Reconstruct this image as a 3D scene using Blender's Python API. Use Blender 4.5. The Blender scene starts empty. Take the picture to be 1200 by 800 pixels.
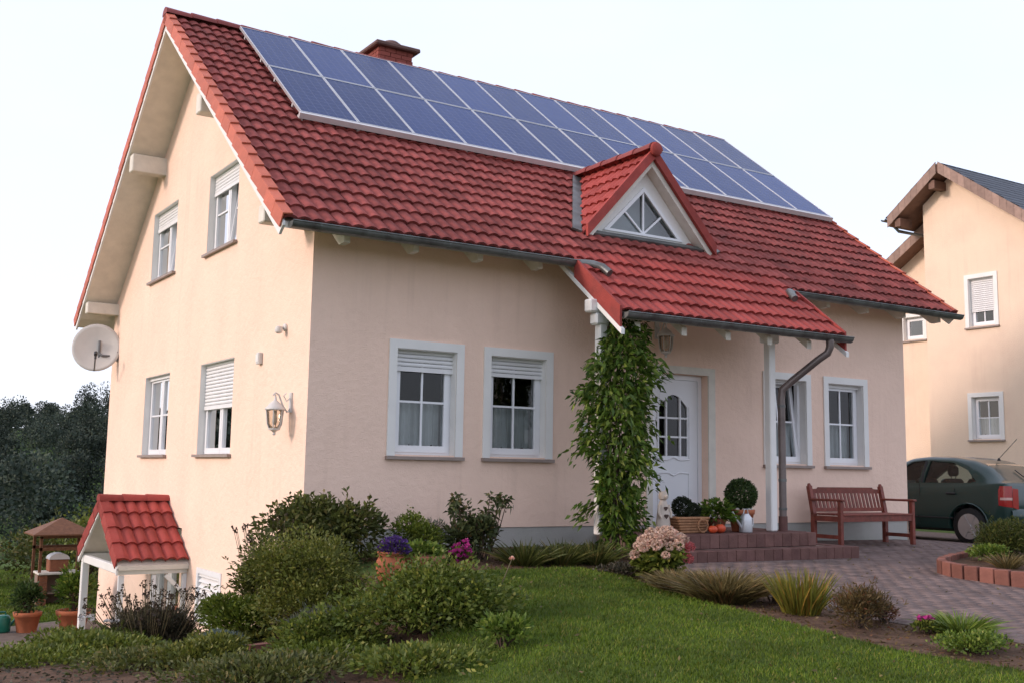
import bpy, bmesh, math, random
import numpy as np
from mathutils import Vector, Matrix

SC = bpy.context.scene
COL = SC.collection
R_ = math.radians
random.seed(7)

# ------------------------------------------------------------------ camera
YAW, PITCH, ROLL = R_(32.4995), R_(7.4948), R_(0.9437)
cam_d = bpy.data.cameras.new('camera')
cam = bpy.data.objects.new('camera', cam_d)
COL.objects.link(cam)
fw = Vector((math.sin(YAW) * math.cos(PITCH), math.cos(YAW) * math.cos(PITCH), math.sin(PITCH)))
rt = Vector((math.cos(YAW), -math.sin(YAW), 0))
up = rt.cross(fw)
c_, s_ = math.cos(ROLL), math.sin(ROLL)
rt2 = rt * c_ + up * s_
up2 = up * c_ - rt * s_
M_ = Matrix((rt2, up2, -fw)).transposed().to_4x4()
M_.translation = Vector((-4.493, -11.094, 0.857))
cam.matrix_world = M_
cam_d.sensor_width = 36.0
cam_d.lens = 36.0 * 1290.5 / 1200.0
cam_d.shift_y = -18.5 / 1200.0
cam_d.clip_start = 0.1
cam_d.clip_end = 5000
SC.camera = cam
SC.render.resolution_x, SC.render.resolution_y = 1024, 682

# ------------------------------------------------------------------ light
SUN_AZ = math.atan2(-1.0, 0.24)      # clockwise from +Y, towards the sun
SUN_EL = R_(21)
w = bpy.data.worlds.new('World')
SC.world = w
w.use_nodes = True
nt = w.node_tree
for n in list(nt.nodes):
    nt.nodes.remove(n)
wo = nt.nodes.new('ShaderNodeOutputWorld')
bg = nt.nodes.new('ShaderNodeBackground')
sky = nt.nodes.new('ShaderNodeTexSky')
sky.sky_type = 'NISHITA'
sky.sun_disc = False
sky.sun_elevation = SUN_EL
sky.sun_rotation = SUN_AZ
sky.altitude = 250
sky.air_density = 1.0
sky.dust_density = 2.8
sky.ozone_density = 1.4
# a thin veil of high cloud, the same all round the sky
tc = nt.nodes.new('ShaderNodeTexCoord')
mp = nt.nodes.new('ShaderNodeMapping'); mp.inputs['Scale'].default_value = (1.0, 1.0, 2.2)
nz = nt.nodes.new('ShaderNodeTexNoise'); nz.inputs['Scale'].default_value = 2.0; nz.inputs['Detail'].default_value = 5; nz.inputs['Roughness'].default_value = .5
rp = nt.nodes.new('ShaderNodeValToRGB')
rp.color_ramp.elements[0].position = .35; rp.color_ramp.elements[0].color = (.78, .78, .78, 1)
rp.color_ramp.elements[1].position = .68; rp.color_ramp.elements[1].color = (.97, .97, .97, 1)
mx = nt.nodes.new('ShaderNodeMixRGB'); mx.inputs['Color2'].default_value = (2.46, 2.55, 3.04, 1)
nt.links.new(tc.outputs['Generated'], mp.inputs['Vector'])
nt.links.new(mp.outputs['Vector'], nz.inputs['Vector'])
nt.links.new(nz.outputs['Fac'], rp.inputs['Fac'])
nt.links.new(rp.outputs['Color'], mx.inputs['Fac'])
nt.links.new(sky.outputs['Color'], mx.inputs['Color1'])
nt.links.new(mx.outputs['Color'], bg.inputs['Color'])
bg.inputs['Strength'].default_value = 0.15
nt.links.new(bg.outputs['Background'], wo.inputs['Surface'])

sd = bpy.data.lights.new('sun', 'SUN')
sd.energy = 0.8
sd.angle = R_(10.0)
sd.color = (1.0, .79, .70)
so = bpy.data.objects.new('sun', sd)
COL.objects.link(so)
ts = Vector((math.sin(SUN_AZ) * math.cos(SUN_EL), math.cos(SUN_AZ) * math.cos(SUN_EL), math.sin(SUN_EL)))
so.rotation_euler = ts.to_track_quat('Z', 'Y').to_euler()
so.location = (-20, 3, 15)

vs = SC.view_settings
vs.view_transform = 'Standard'
vs.look = 'None'
vs.exposure = 1.46
vs.gamma = 1.0
vs.use_curve_mapping = False

# ------------------------------------------------------------------ materials
MT = {}

def _new(name):
    m = bpy.data.materials.new(name)
    m.use_nodes = True
    t = m.node_tree
    b = t.nodes['Principled BSDF']
    return m, t, b

def pm(name, col, rough=.6, var=.08, scale=4.0, bump=0.0, bscale=40.0, metal=0.0, spec=.4,
       orand=0.0, irand=0.0, coat=0.0, streak=None, col2=None, c2lo=.45, c2hi=.7, c2scale=3.0, bump2=0.0, b2scale=6.0):
    """procedural surface: noise colour variation, optional stain colour, bump, per-object / per-island tone"""
    m, t, b = _new(name)
    N, L = t.nodes, t.links
    co = N.new('ShaderNodeTexCoord')
    nz = N.new('ShaderNodeTexNoise'); nz.inputs['Scale'].default_value = scale; nz.inputs['Detail'].default_value = 6
    L.new(co.outputs['Object'], nz.inputs['Vector'])
    mr = N.new('ShaderNodeMapRange'); mr.inputs[1].default_value = .3; mr.inputs[2].default_value = .7
    mr.inputs[3].default_value = 1 - var; mr.inputs[4].default_value = 1 + var
    L.new(nz.outputs['Fac'], mr.inputs[0])
    src = mr.outputs[0]
    for amt, node, sock in ((orand, 'ShaderNodeObjectInfo', 'Random'), (irand, 'ShaderNodeNewGeometry', 'Random Per Island')):
        if amt:
            oi = N.new(node)
            m2 = N.new('ShaderNodeMapRange'); m2.inputs[3].default_value = 1 - amt; m2.inputs[4].default_value = 1 + amt
            L.new(oi.outputs[sock], m2.inputs[0])
            mu = N.new('ShaderNodeMath'); mu.operation = 'MULTIPLY'
            L.new(src, mu.inputs[0]); L.new(m2.outputs[0], mu.inputs[1])
            src = mu.outputs[0]
    base = N.new('ShaderNodeRGB'); base.outputs[0].default_value = (*col, 1)
    csrc = base.outputs[0]
    if col2:
        n2 = N.new('ShaderNodeTexNoise'); n2.inputs['Scale'].default_value = c2scale; n2.inputs['Detail'].default_value = 8
        n2.inputs['Roughness'].default_value = .65
        L.new(co.outputs['Object'], n2.inputs['Vector'])
        r2 = N.new('ShaderNodeMapRange'); r2.inputs[1].default_value = c2lo; r2.inputs[2].default_value = c2hi
        L.new(n2.outputs['Fac'], r2.inputs[0])
        mxx = N.new('ShaderNodeMixRGB'); mxx.inputs['Color2'].default_value = (*col2, 1)
        L.new(r2.outputs[0], mxx.inputs['Fac']); L.new(csrc, mxx.inputs['Color1'])
        csrc = mxx.outputs[0]
    if streak:          # rain runs: noise drawn out downwards, broken up by a second noise
        mpp = N.new('ShaderNodeMapping'); mpp.inputs['Scale'].default_value = (7, 7, .35)
        L.new(co.outputs['Object'], mpp.inputs['Vector'])
        n5 = N.new('ShaderNodeTexNoise'); n5.inputs['Scale'].default_value = 1.0; n5.inputs['Detail'].default_value = 5; n5.inputs['Roughness'].default_value = .6
        L.new(mpp.outputs[0], n5.inputs['Vector'])
        n6 = N.new('ShaderNodeTexNoise'); n6.inputs['Scale'].default_value = .9; n6.inputs['Detail'].default_value = 3
        L.new(co.outputs['Object'], n6.inputs['Vector'])
        r5 = N.new('ShaderNodeMapRange'); r5.inputs[1].default_value = .52; r5.inputs[2].default_value = .75; L.new(n5.outputs['Fac'], r5.inputs[0])
        r6 = N.new('ShaderNodeMapRange'); r6.inputs[1].default_value = .42; r6.inputs[2].default_value = .65; L.new(n6.outputs['Fac'], r6.inputs[0])
        mu5 = N.new('ShaderNodeMath'); mu5.operation = 'MULTIPLY'; L.new(r5.outputs[0], mu5.inputs[0]); L.new(r6.outputs[0], mu5.inputs[1])
        mu6 = N.new('ShaderNodeMath'); mu6.operation = 'MULTIPLY'; mu6.inputs[1].default_value = .42; L.new(mu5.outputs[0], mu6.inputs[0])
        mx5 = N.new('ShaderNodeMixRGB'); mx5.inputs['Color2'].default_value = (*streak, 1)
        L.new(mu6.outputs[0], mx5.inputs['Fac']); L.new(csrc, mx5.inputs['Color1']); csrc = mx5.outputs[0]
    vm = N.new('ShaderNodeVectorMath'); vm.operation = 'SCALE'
    L.new(csrc, vm.inputs[0]); L.new(src, vm.inputs['Scale'])
    L.new(vm.outputs[0], b.inputs['Base Color'])
    b.inputs['Roughness'].default_value = rough
    b.inputs['Metallic'].default_value = metal
    b.inputs['Specular IOR Level'].default_value = spec
    if coat:
        b.inputs['Coat Weight'].default_value = coat
        b.inputs['Coat Roughness'].default_value = .08
    if bump:
        n3 = N.new('ShaderNodeTexNoise'); n3.inputs['Scale'].default_value = bscale; n3.inputs['Detail'].default_value = 4
        L.new(co.outputs['Object'], n3.inputs['Vector'])
        bp = N.new('ShaderNodeBump'); bp.inputs['Strength'].default_value = bump; bp.inputs['Distance'].default_value = .02
        L.new(n3.outputs['Fac'], bp.inputs['Height'])
        last = bp
        if bump2:
            n4 = N.new('ShaderNodeTexNoise'); n4.inputs['Scale'].default_value = b2scale
            L.new(co.outputs['Object'], n4.inputs['Vector'])
            b4 = N.new('ShaderNodeBump'); b4.inputs['Strength'].default_value = bump2; b4.inputs['Distance'].default_value = .05
            L.new(n4.outputs['Fac'], b4.inputs['Height']); L.new(bp.outputs[0], b4.inputs['Normal'])
            last = b4
        L.new(last.outputs[0], b.inputs['Normal'])
    MT[name] = m
    return m

def leafmat(name, c0, c1, c2=None, trans=.25, rough=.5, nscale=5.0, namp=.3):
    """leaf colours spread over the single leaves"""
    m, t, b = _new(name)
    N, L = t.nodes, t.links
    g = N.new('ShaderNodeNewGeometry')
    r = N.new('ShaderNodeValToRGB')
    r.color_ramp.elements[0].color = (*c0, 1)
    r.color_ramp.elements[1].color = (*c1, 1)
    if c2:
        r.color_ramp.elements[1].position = .82
        e = r.color_ramp.elements.new(1.0); e.color = (*c2, 1)
    L.new(g.outputs['Random Per Island'], r.inputs['Fac'])
    co = N.new('ShaderNodeTexCoord')
    nz = N.new('ShaderNodeTexNoise'); nz.inputs['Scale'].default_value = nscale; nz.inputs['Detail'].default_value = 3
    L.new(co.outputs['Object'], nz.inputs['Vector'])
    mr = N.new('ShaderNodeMapRange'); mr.inputs[1].default_value = .3; mr.inputs[2].default_value = .7
    mr.inputs[3].default_value = 1 - namp; mr.inputs[4].default_value = 1 + namp
    L.new(nz.outputs['Fac'], mr.inputs[0])
    vm = N.new('ShaderNodeVectorMath'); vm.operation = 'SCALE'
    L.new(r.outputs['Color'], vm.inputs[0]); L.new(mr.outputs[0], vm.inputs['Scale'])
    L.new(vm.outputs[0], b.inputs['Base Color'])
    b.inputs['Roughness'].default_value = rough
    b.inputs['Specular IOR Level'].default_value = .3
    tr = N.new('ShaderNodeBsdfTranslucent')
    L.new(vm.outputs[0], tr.inputs['Color'])
    ms = N.new('ShaderNodeMixShader'); ms.inputs[0].default_value = trans
    L.new(b.outputs[0], ms.inputs[1]); L.new(tr.outputs[0], ms.inputs[2])
    L.new(ms.outputs[0], N['Material Output'].inputs['Surface'])
    MT[name] = m
    return m

def glassmat(name, tint=(.75, .8, .8), ior=1.5, boost=1.0, wav=0.0):
    m, t, b = _new(name)
    N, L = t.nodes, t.links
    N.remove(b)
    fr = N.new('ShaderNodeFresnel'); fr.inputs['IOR'].default_value = ior
    mu = N.new('ShaderNodeMath'); mu.operation = 'MULTIPLY'; mu.inputs[1].default_value = boost; mu.use_clamp = True
    L.new(fr.outputs[0], mu.inputs[0])
    tr = N.new('ShaderNodeBsdfTransparent'); tr.inputs[0].default_value = (*tint, 1)
    gl = N.new('ShaderNodeBsdfGlossy'); gl.inputs['Roughness'].default_value = .015
    if wav:
        co = N.new('ShaderNodeTexCoord'); nz = N.new('ShaderNodeTexNoise'); nz.inputs['Scale'].default_value = 3.0
        L.new(co.outputs['Object'], nz.inputs['Vector'])
        bp = N.new('ShaderNodeBump'); bp.inputs['Strength'].default_value = wav; bp.inputs['Distance'].default_value = .02
        L.new(nz.outputs['Fac'], bp.inputs['Height']); L.new(bp.outputs[0], gl.inputs['Normal'])
    ms = N.new('ShaderNodeMixShader')
    L.new(mu.outputs[0], ms.inputs[0]); L.new(tr.outputs[0], ms.inputs[1]); L.new(gl.outputs[0], ms.inputs[2])
    L.new(ms.outputs[0], N['Material Output'].inputs['Surface'])
    MT[name] = m
    return m

pm('stucco', (.89, .66, .53), .92, .035, 1.2, .35, 75, spec=.12, streak=(.66, .47, .37), col2=(.81, .59, .47), c2lo=.45, c2hi=.95, c2scale=1.1, bump2=.18, b2scale=12)
pm('stucco_nb', (.83, .65, .50), .92, .035, 1.0, .5, 60, spec=.12, streak=(.64, .46, .36), col2=(.74, .54, .42), c2lo=.5, c2hi=.95, c2scale=.8)
pm('plinth', (.42, .41, .38), .9, .1, 3, .3, 60, spec=.2, col2=(.30, .30, .27), c2lo=.45, c2hi=.8)
pm('tile', (.255, .062, .053), .8, .2, 9, .35, 55, spec=.16, orand=.26, irand=.22, streak=(.09, .05, .046), col2=(.155, .054, .048), c2lo=.45, c2hi=.75, c2scale=3.1)
pm('tile_new', (.31, .056, .046), .72, .14, 6, .25, 45, spec=.2, orand=.2, irand=.16, col2=(.22, .052, .045), c2lo=.45, c2hi=.8, c2scale=3.3)
pm('verge', (.52, .13, .075), .6, .1, 7, .2, 50, spec=.35, orand=.12, col2=(.36, .09, .06), c2lo=.5, c2hi=.9)
pm('ridge', (.22, .05, .045), .65, .15, 7, .25, 50, spec=.3, orand=.15)
pm('white_paint', (.78, .77, .74), .45, .04, 3, .05, 30, spec=.4)
pm('white_pvc', (.80, .81, .83), .3, .02, 3, spec=.5)
pm('shutter', (.76, .76, .76), .4, .03, 3, spec=.45)
pm('soffit', (.76, .71, .62), .7, .08, 5, .1, 30, spec=.25)
pm('timber_white', (.70, .66, .58), .6, .08, 6, .12, 30, spec=.3)
pm('sill', (.30, .24, .21), .5, .1, 8, .1, 40, spec=.4)
pm('zinc', (.17, .18, .175), .42, .18, 6, .08, 20, metal=.55, spec=.5, col2=(.09, .085, .08), c2lo=.45, c2hi=.7, c2scale=4)
pm('copper_pipe', (.19, .155, .145), .4, .15, 6, .05, 20, metal=.5, spec=.5, col2=(.09, .07, .065), c2lo=.45, c2hi=.75)
pm('alu', (.60, .61, .63), .4, .04, 8, metal=.6, spec=.5)
pm('rail', (.66, .64, .64), .4, .06, 8, metal=.2, spec=.5)
pm('dark_metal', (.05, .05, .052), .45, .1, 8, metal=.3)
pm('grey_metal', (.17, .175, .18), .4, .1, 8, metal=.6, col2=(.12, .12, .125))
pm('room_gloom', (.035, .03, .027), .9, .2, 2)  # near black: the darkness of unlit rooms as a colour
pm('wood_floor_in', (.10, .06, .04), .8, .2, 2)
pm('curtain', (.50, .51, .51), .9, .05, 8, spec=.1)
pm('lace', (.66, .67, .67), .9, .05, 8, spec=.1)
pm('chimney', (.25, .066, .05), .75, .14, 8, .25, 40, spec=.25, orand=.12, irand=.14)
pm('mortar', (.24, .17, .14), .9, .1, 8, .2, 60)
pm('capstone', (.13, .07, .06), .8, .15, 8, .3, 30)
pm('dish', (.60, .58, .54), .45, .05, 6, spec=.4)
pm('clinker', (.155, .082, .070), .8, .16, 8, .35, 45, spec=.2, orand=.13, irand=.1, col2=(.13, .065, .06), c2lo=.45, c2hi=.8, c2scale=6)
pm('edge_brick', (.21, .088, .066), .8, .14, 8, .3, 45, spec=.25, orand=.2, col2=(.17, .08, .06), c2lo=.45, c2hi=.8, c2scale=6)
pm('paver', (.180, .132, .120), .85, .16, 9, .3, 40, spec=.2, irand=.18, streak=(.07, .06, .05), col2=(.13, .098, .09), c2lo=.42, c2hi=.70, c2scale=1.3)
pm('paver_joint', (.145, .112, .10), .95, .2, 12, .4, 50, spec=.1)
pm('soil', (.085, .052, .036), .95, .3, 6, .8, 22, spec=.1, col2=(.14, .085, .055), c2lo=.4, c2hi=.75, c2scale=14)
pm('lawn_base', (.048, .080, .010), .95, .3, 5, .8, 60, spec=.1, col2=(.075, .095, .025), c2lo=.4, c2hi=.75, c2scale=1.6)
pm('meadow', (.055, .10, .022), .95, .25, 3, .6, 30, spec=.1, col2=(.08, .10, .03), c2lo=.4, c2hi=.75, c2scale=.4)
pm('bounce_street', (.30, .29, .28), .9, .1, 3, .3, 60, spec=.2, col2=(.24, .235, .23), c2lo=.45, c2hi=.75, c2scale=.6)  # pale ground for bounce light
pm('path', (.13, .105, .09), .9, .2, 6, .3, 30, spec=.2)
pm('terracotta', (.42, .135, .062), .75, .12, 6, .15, 40, spec=.25, col2=(.34, .12, .065), c2lo=.45, c2hi=.8, c2scale=7)
pm('terracotta_old', (.33, .12, .07), .8, .15, 6, .2, 40, spec=.25, col2=(.28, .19, .14), c2lo=.5, c2hi=.8, c2scale=9)
pm('wicker', (.36, .19, .10), .8, .2, 18, .5, 60, spec=.2)
pm('bark', (.085, .06, .045), .9, .25, 12, .6, 35, spec=.15)
pm('wood_red', (.20, .048, .032), .5, .22, 14, .2, 60, spec=.4, orand=.15, col2=(.11, .036, .022), c2lo=.5, c2hi=.85, c2scale=9)
pm('wood_brown', (.16, .07, .035), .7, .2, 10, .2, 50, spec=.3, orand=.12)
pm('stone_white', (.62, .58, .52), .8, .12, 9, .25, 40, spec=.25)
pm('figurine', (.60, .52, .44), .7, .1, 9, .15, 40, spec=.3)
pm('dark_brown', (.07, .04, .03), .6, .1, 6)
pm('pumpkin', (.55, .075, .025), .45, .12, 8, spec=.45)
pm('stalk', (.12, .10, .05), .8, .15, 9)
pm('slate', (.055, .065, .085), .5, .2, 6, .2, 30, spec=.45, irand=.2)
pm('fascia_brown', (.30, .20, .16), .7, .15, 8, .2, 30, orand=.2)
pm('wood_dark', (.16, .085, .06), .65, .15, 8, .15, 40)
pm('car_green', (.004, .030, .025), .32, .05, 4, spec=.4, coat=.45)
pm('car_black', (.018, .018, .02), .6, .1, 8)
pm('tyre', (.018, .018, .018), .85, .1, 20, .2, 60)
pm('rim', (.45, .46, .47), .35, .05, 8, metal=.85)
pm('seat_cloth', (.035, .035, .04), .9, .15, 20)
pm('red_lens', (.34, .006, .008), .15, .05, 6, spec=.6, coat=.6)
pm('clear_lens', (.62, .40, .36), .15, .05, 6, spec=.6, coat=.6)
pm('plate', (.75, .75, .72), .4, .02, 6)
pm('green_plastic', (.012, .16, .11), .35, .06, 6, spec=.5)
pm('brick_bbq', (.22, .085, .045), .85, .2, 9, .3, 35, irand=.2)
pm('lamp_white', (.62, .60, .57), .45, .05, 10, spec=.4)
glassmat('glass', (.80, .84, .84), 1.5, 1.15, .04)
glassmat('glass_sky', (.72, .78, .80), 1.55, 2.6, .05)
glassmat('glass_lamp', (.88, .84, .78), 1.4, .9, .3)
glassmat('glass_car', (.55, .62, .60), 1.5, 1.2)

leafmat('lf_dark', (0.046, 0.058, 0.013), (0.107, 0.122, 0.028), (0.179, 0.138, 0.043))
leafmat('lf_olive', (0.075, 0.095, 0.014), (0.156, 0.169, 0.030), (0.212, 0.187, 0.037))
leafmat('lf_rose', (0.059, 0.090, 0.013), (0.144, 0.177, 0.027), (0.234, 0.226, 0.044))
leafmat('lf_box', (0.057, 0.092, 0.010), (0.143, 0.177, 0.023))
leafmat('lf_vine', (.030, .070, .008), (.11, .18, .022), (.22, .26, .05), .3)
leafmat('lf_grey', (0.086, 0.101, 0.069), (0.155, 0.172, 0.121))
leafmat('lf_bluegrey', (.085, .125, .115), (.150, .195, .175))
leafmat('lf_heather', (0.031, 0.029, 0.019), (0.074, 0.062, 0.038), (0.060, 0.072, 0.036))
leafmat('lf_seed', (.025, .016, .010), (.060, .038, .022))
leafmat('lf_peony', (0.035, 0.050, 0.018), (0.088, 0.106, 0.035), (0.150, 0.094, 0.037))
leafmat('lf_bright', (.070, .125, .016), (.150, .215, .030), (.26, .28, .06))
leafmat('lf_drygrass', (0.103, 0.081, 0.032), (0.196, 0.155, 0.060), (0.253, 0.138, 0.057))
leafmat('lf_iris', (.100, .115, .018), (.220, .200, .030), (.33, .15, .03))
leafmat('lf_rust', (.075, .058, .022), (.145, .095, .034), (.16, .06, .03))
leafmat('lf_conifer', (0.038, 0.060, 0.012), (0.102, 0.114, 0.024), (0.156, 0.120, 0.036))
leafmat('lf_redbrown', (.10, .045, .025), (.20, .075, .04))
leafmat('lf_twig', (.16, .16, .10), (.28, .26, .19))
leafmat('lf_topiary', (0.023, 0.049, 0.013), (0.065, 0.107, 0.026))
leafmat('lf_topdark', (.012, .020, .010), (.028, .042, .018))
leafmat('lf_yellow', (.22, .17, .02), (.45, .33, .03), (.14, .17, .03))
leafmat('lf_lawn', (0.054, 0.094, 0.007), (0.112, 0.168, 0.012), (0.190, 0.168, 0.034), .2, .6, 1.7, .42)
leafmat('lf_forest_hazy', (.026, .038, .030), (.056, .076, .054), (.085, .10, .06), .1, .8, .12, .4)  # bluish greens with the distance haze put into the leaf colour
leafmat('fl_cream', (.56, .38, .28), (.72, .56, .45), (.62, .28, .26), .2)
leafmat('fl_pink', (.55, .10, .11), (.66, .24, .22))
leafmat('fl_magenta', (.36, .015, .17), (.55, .06, .30))
leafmat('fl_violet', (.045, .020, .12), (.11, .05, .22))
leafmat('fl_white', (.55, .52, .50), (.72, .70, .68))
leafmat('fl_red', (.45, .03, .04), (.55, .06, .07))
leafmat('fl_rose', (.62, .25, .18), (.74, .55, .45))

# ------------------------------------------------------------------ helpers
def tag(o, label=None, cat=None, group=None, kind=None):
    if label: o['label'] = label
    if cat: o['category'] = cat
    if group: o['group'] = group
    if kind: o['kind'] = kind
    return o

def thing(name, label, cat, loc=(0, 0, 0), rz=0.0, group=None):
    o = bpy.data.objects.new(name, None)
    COL.objects.link(o)
    o.location = loc
    o.rotation_euler = (0, 0, rz)
    o.empty_display_size = .2
    return tag(o, label, cat, group)

def link(name, me, mat=None, parent=None, loc=None, rot=None):
    o = bpy.data.objects.new(name, me)
    COL.objects.link(o)
    if mat is not None and len(me.materials) == 0:
        me.materials.append(MT[mat])
    if parent is not None:
        o.parent = parent
    if loc is not None: o.location = loc
    if rot is not None: o.rotation_euler = rot
    return o

def mesh_np(name, V, Fq, smooth=False):
    """mesh from numpy verts and a (n,k) face array"""
    V = np.asarray(V, np.float32); Fq = np.asarray(Fq, np.int32)
    me = bpy.data.meshes.new(name)
    n, k = Fq.shape
    me.vertices.add(len(V)); me.vertices.foreach_set('co', V.ravel())
    me.loops.add(n * k); me.loops.foreach_set('vertex_index', Fq.ravel())
    me.polygons.add(n)
    me.polygons.foreach_set('loop_start', np.arange(0, n * k, k, dtype=np.int32))
    if smooth:
        me.polygons.foreach_set('use_smooth', np.ones(n, bool))
    me.update(calc_edges=True)
    return me

def frame_of(d):
    d = Vector(d).normalized()
    a = Vector((0, 0, 1)) if abs(d.z) < .9 else Vector((1, 0, 0))
    u = d.cross(a).normalized()
    return u, u.cross(d).normalized()

class MB:
    """collects shapes and links them as one mesh object"""
    def __init__(self, tf=None):
        self.v, self.f, self.s = [], [], []
        self.tf = tf
    def add(self, vs, fs, smooth=False):
        b = len(self.v)
        if self.tf: vs = [self.tf(*p) for p in vs]
        self.v += [tuple(p) for p in vs]
        self.f += [tuple(b + i for i in f) for f in fs]
        self.s += [smooth] * len(fs)
        return self
    def box(self, x0, x1, y0, y1, z0, z1):
        return self.add([(x0, y0, z0), (x1, y0, z0), (x1, y1, z0), (x0, y1, z0), (x0, y0, z1), (x1, y0, z1), (x1, y1, z1), (x0, y1, z1)],
                        [(0, 3, 2, 1), (4, 5, 6, 7), (0, 1, 5, 4), (1, 2, 6, 5), (2, 3, 7, 6), (3, 0, 4, 7)])
    def bbox(self, x0, x1, y0, y1, z0, z1, b=.006):
        """box with chamfered edges"""
        bm = bmesh.new()
        vs = [bm.verts.new(p) for p in [(x0, y0, z0), (x1, y0, z0), (x1, y1, z0), (x0, y1, z0), (x0, y0, z1), (x1, y0, z1), (x1, y1, z1), (x0, y1, z1)]]
        for f in [(0, 3, 2, 1), (4, 5, 6, 7), (0, 1, 5, 4), (1, 2, 6, 5), (2, 3, 7, 6), (3, 0, 4, 7)]:
            bm.faces.new([vs[i] for i in f])
        bmesh.ops.bevel(bm, geom=bm.edges[:], offset=b, segments=1, affect='EDGES')
        bm.verts.index_update()
        self.add([v.co[:] for v in bm.verts], [[v.index for v in f.verts] for f in bm.faces])
        bm.free()
        return self
    def beam(self, p, q, w, h, upv=(0, 0, 1)):
        """rectangular bar from p to q, w across, h along upv"""
        p, q = Vector(p), Vector(q)
        d = (q - p).normalized()
        u = Vector(upv); s = d.cross(u).normalized(); u = s.cross(d).normalized()
        vs = []
        for c in (p, q):
            for a, b in ((-1, -1), (1, -1), (1, 1), (-1, 1)):
                vs.append(c + s * (a * w / 2) + u * (b * h / 2))
        return self.add(vs, [(0, 1, 2, 3), (7, 6, 5, 4), (0, 4, 5, 1), (1, 5, 6, 2), (2, 6, 7, 3), (3, 7, 4, 0)])
    def tube(self, pts, rad, n=8, cap=True):
        pts = [Vector(p) for p in pts]
        if not hasattr(rad, '__len__'): rad = [rad] * len(pts)
        vs, fs = [], []
        for i, p in enumerate(pts):
            d = (pts[min(i + 1, len(pts) - 1)] - pts[max(i - 1, 0)])
            if i == 0: u, v = frame_of(d)
            else:
                d.normalize(); u = (u - d * u.dot(d)).normalized(); v = u.cross(d)
            for k in range(n):
                a = 2 * math.pi * k / n
                vs.append(p + (u * math.cos(a) + v * math.sin(a)) * rad[i])
        for i in range(len(pts) - 1):
            for k in range(n):
                fs.append((i * n + k, i * n + (k + 1) % n, (i + 1) * n + (k + 1) % n, (i + 1) * n + k))
        self.add(vs, fs, True)
        if cap:
            b = len(self.v) - len(vs)
            self.f += [tuple(b + k for k in reversed(range(n))), tuple(b + (len(pts) - 1) * n + k for k in range(n))]
            self.s += [False, False]
        return self
    def lathe(self, prof, c=(0, 0, 0), n=20, sx=1.0, sy=1.0):
        """prof: (radius, z) list from bottom to top"""
        vs, fs = [], []
        for r, z in prof:
            for k in range(n):
                a = 2 * math.pi * k / n
                vs.append((c[0] + r * math.cos(a) * sx, c[1] + r * math.sin(a) * sy, c[2] + z))
        m = len(prof)
        for i in range(m - 1):
            for k in range(n):
                fs.append((i * n + k, i * n + (k + 1) % n, (i + 1) * n + (k + 1) % n, (i + 1) * n + k))
        fs.append(tuple(reversed(range(n))))
        fs.append(tuple((m - 1) * n + k for k in range(n)))
        return self.add(vs, fs, True)
    def prism(self, poly, ext):
        """poly: planar 3D outline, ext: extrusion vector"""
        e = Vector(ext); n = len(poly)
        vs = [Vector(p) for p in poly] + [Vector(p) + e for p in poly]
        fs = [tuple(reversed(range(n))), tuple(range(n, 2 * n))]
        fs += [(i, (i + 1) % n, n + (i + 1) % n, n + i) for i in range(n)]
        return self.add(vs, fs)
    def mesh(self, name, recalc=True):
        me = bpy.data.meshes.new(name)
        me.from_pydata(self.v, [], self.f)
        me.polygons.foreach_set('use_smooth', np.array(self.s, bool))
        me.update()
        if recalc:
            bm = bmesh.new(); bm.from_mesh(me)
            bmesh.ops.recalc_face_normals(bm, faces=bm.faces[:])
            bm.to_mesh(me); bm.free()
        return me
    def build(self, name, mat, parent=None, loc=None, rot=None, recalc=True):
        me = self.mesh(name, recalc)
        if any(self.s) and not all(self.s):
            try: me.set_sharp_from_angle(angle=R_(40))
            except Exception: pass
        return link(name, me, mat, parent, loc, rot)

def FRONT(a, z, d):   # wall facing -Y
    return (a, -d, z)
def GABLE(a, z, d):   # wall facing -X
    return (-d, a, z)
def mapped(tf):
    return MB(lambda x, y, z: tf(x, z, y))   # MB.box(a0,a1,d0,d1,z0,z1) in wall coordinates

def ss(a, b, t):
    t = np.clip((t - a) / (b - a), 0, 1)
    return t * t * (3 - 2 * t)

def gz(x, y):
    """height of the ground"""
    x = np.asarray(x, float); y = np.asarray(y, float)
    zf = -.03 + .055 * np.maximum(np.minimum(y, 0), -14) - .008 * np.clip(x - 4, 0, 20) - .05 * np.clip(x - 9.5, 0, 2.5)
    zl = np.interp(y, [-14, -6, -4, -2.3, -1.5, 0, 2, 4, 7, 12, 30, 60, 90, 150, 210, 270, 900, 3000],
                   [-.80, -.52, -.5, -.62, -.72, -1.02, -1.4, -1.68, -1.8, -1.82, -2.4, -6, -4, 2, 7.5, 8.5, 6, 0])
    x0 = np.interp(y, [-1, 3, 8.9, 9.3, 40], [.4, 1.9, 1.9, 11, 120])
    wd = np.interp(y, [0, 9, 12, 40], [1.8, 1.8, 6, 60])
    ww = ss(0, 1, (x0 - x) / wd) * ss(-8, -4, y)
    return zf * (1 - ww) + zl * ww
def G(x, y):
    return float(gz(x, y))

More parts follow.
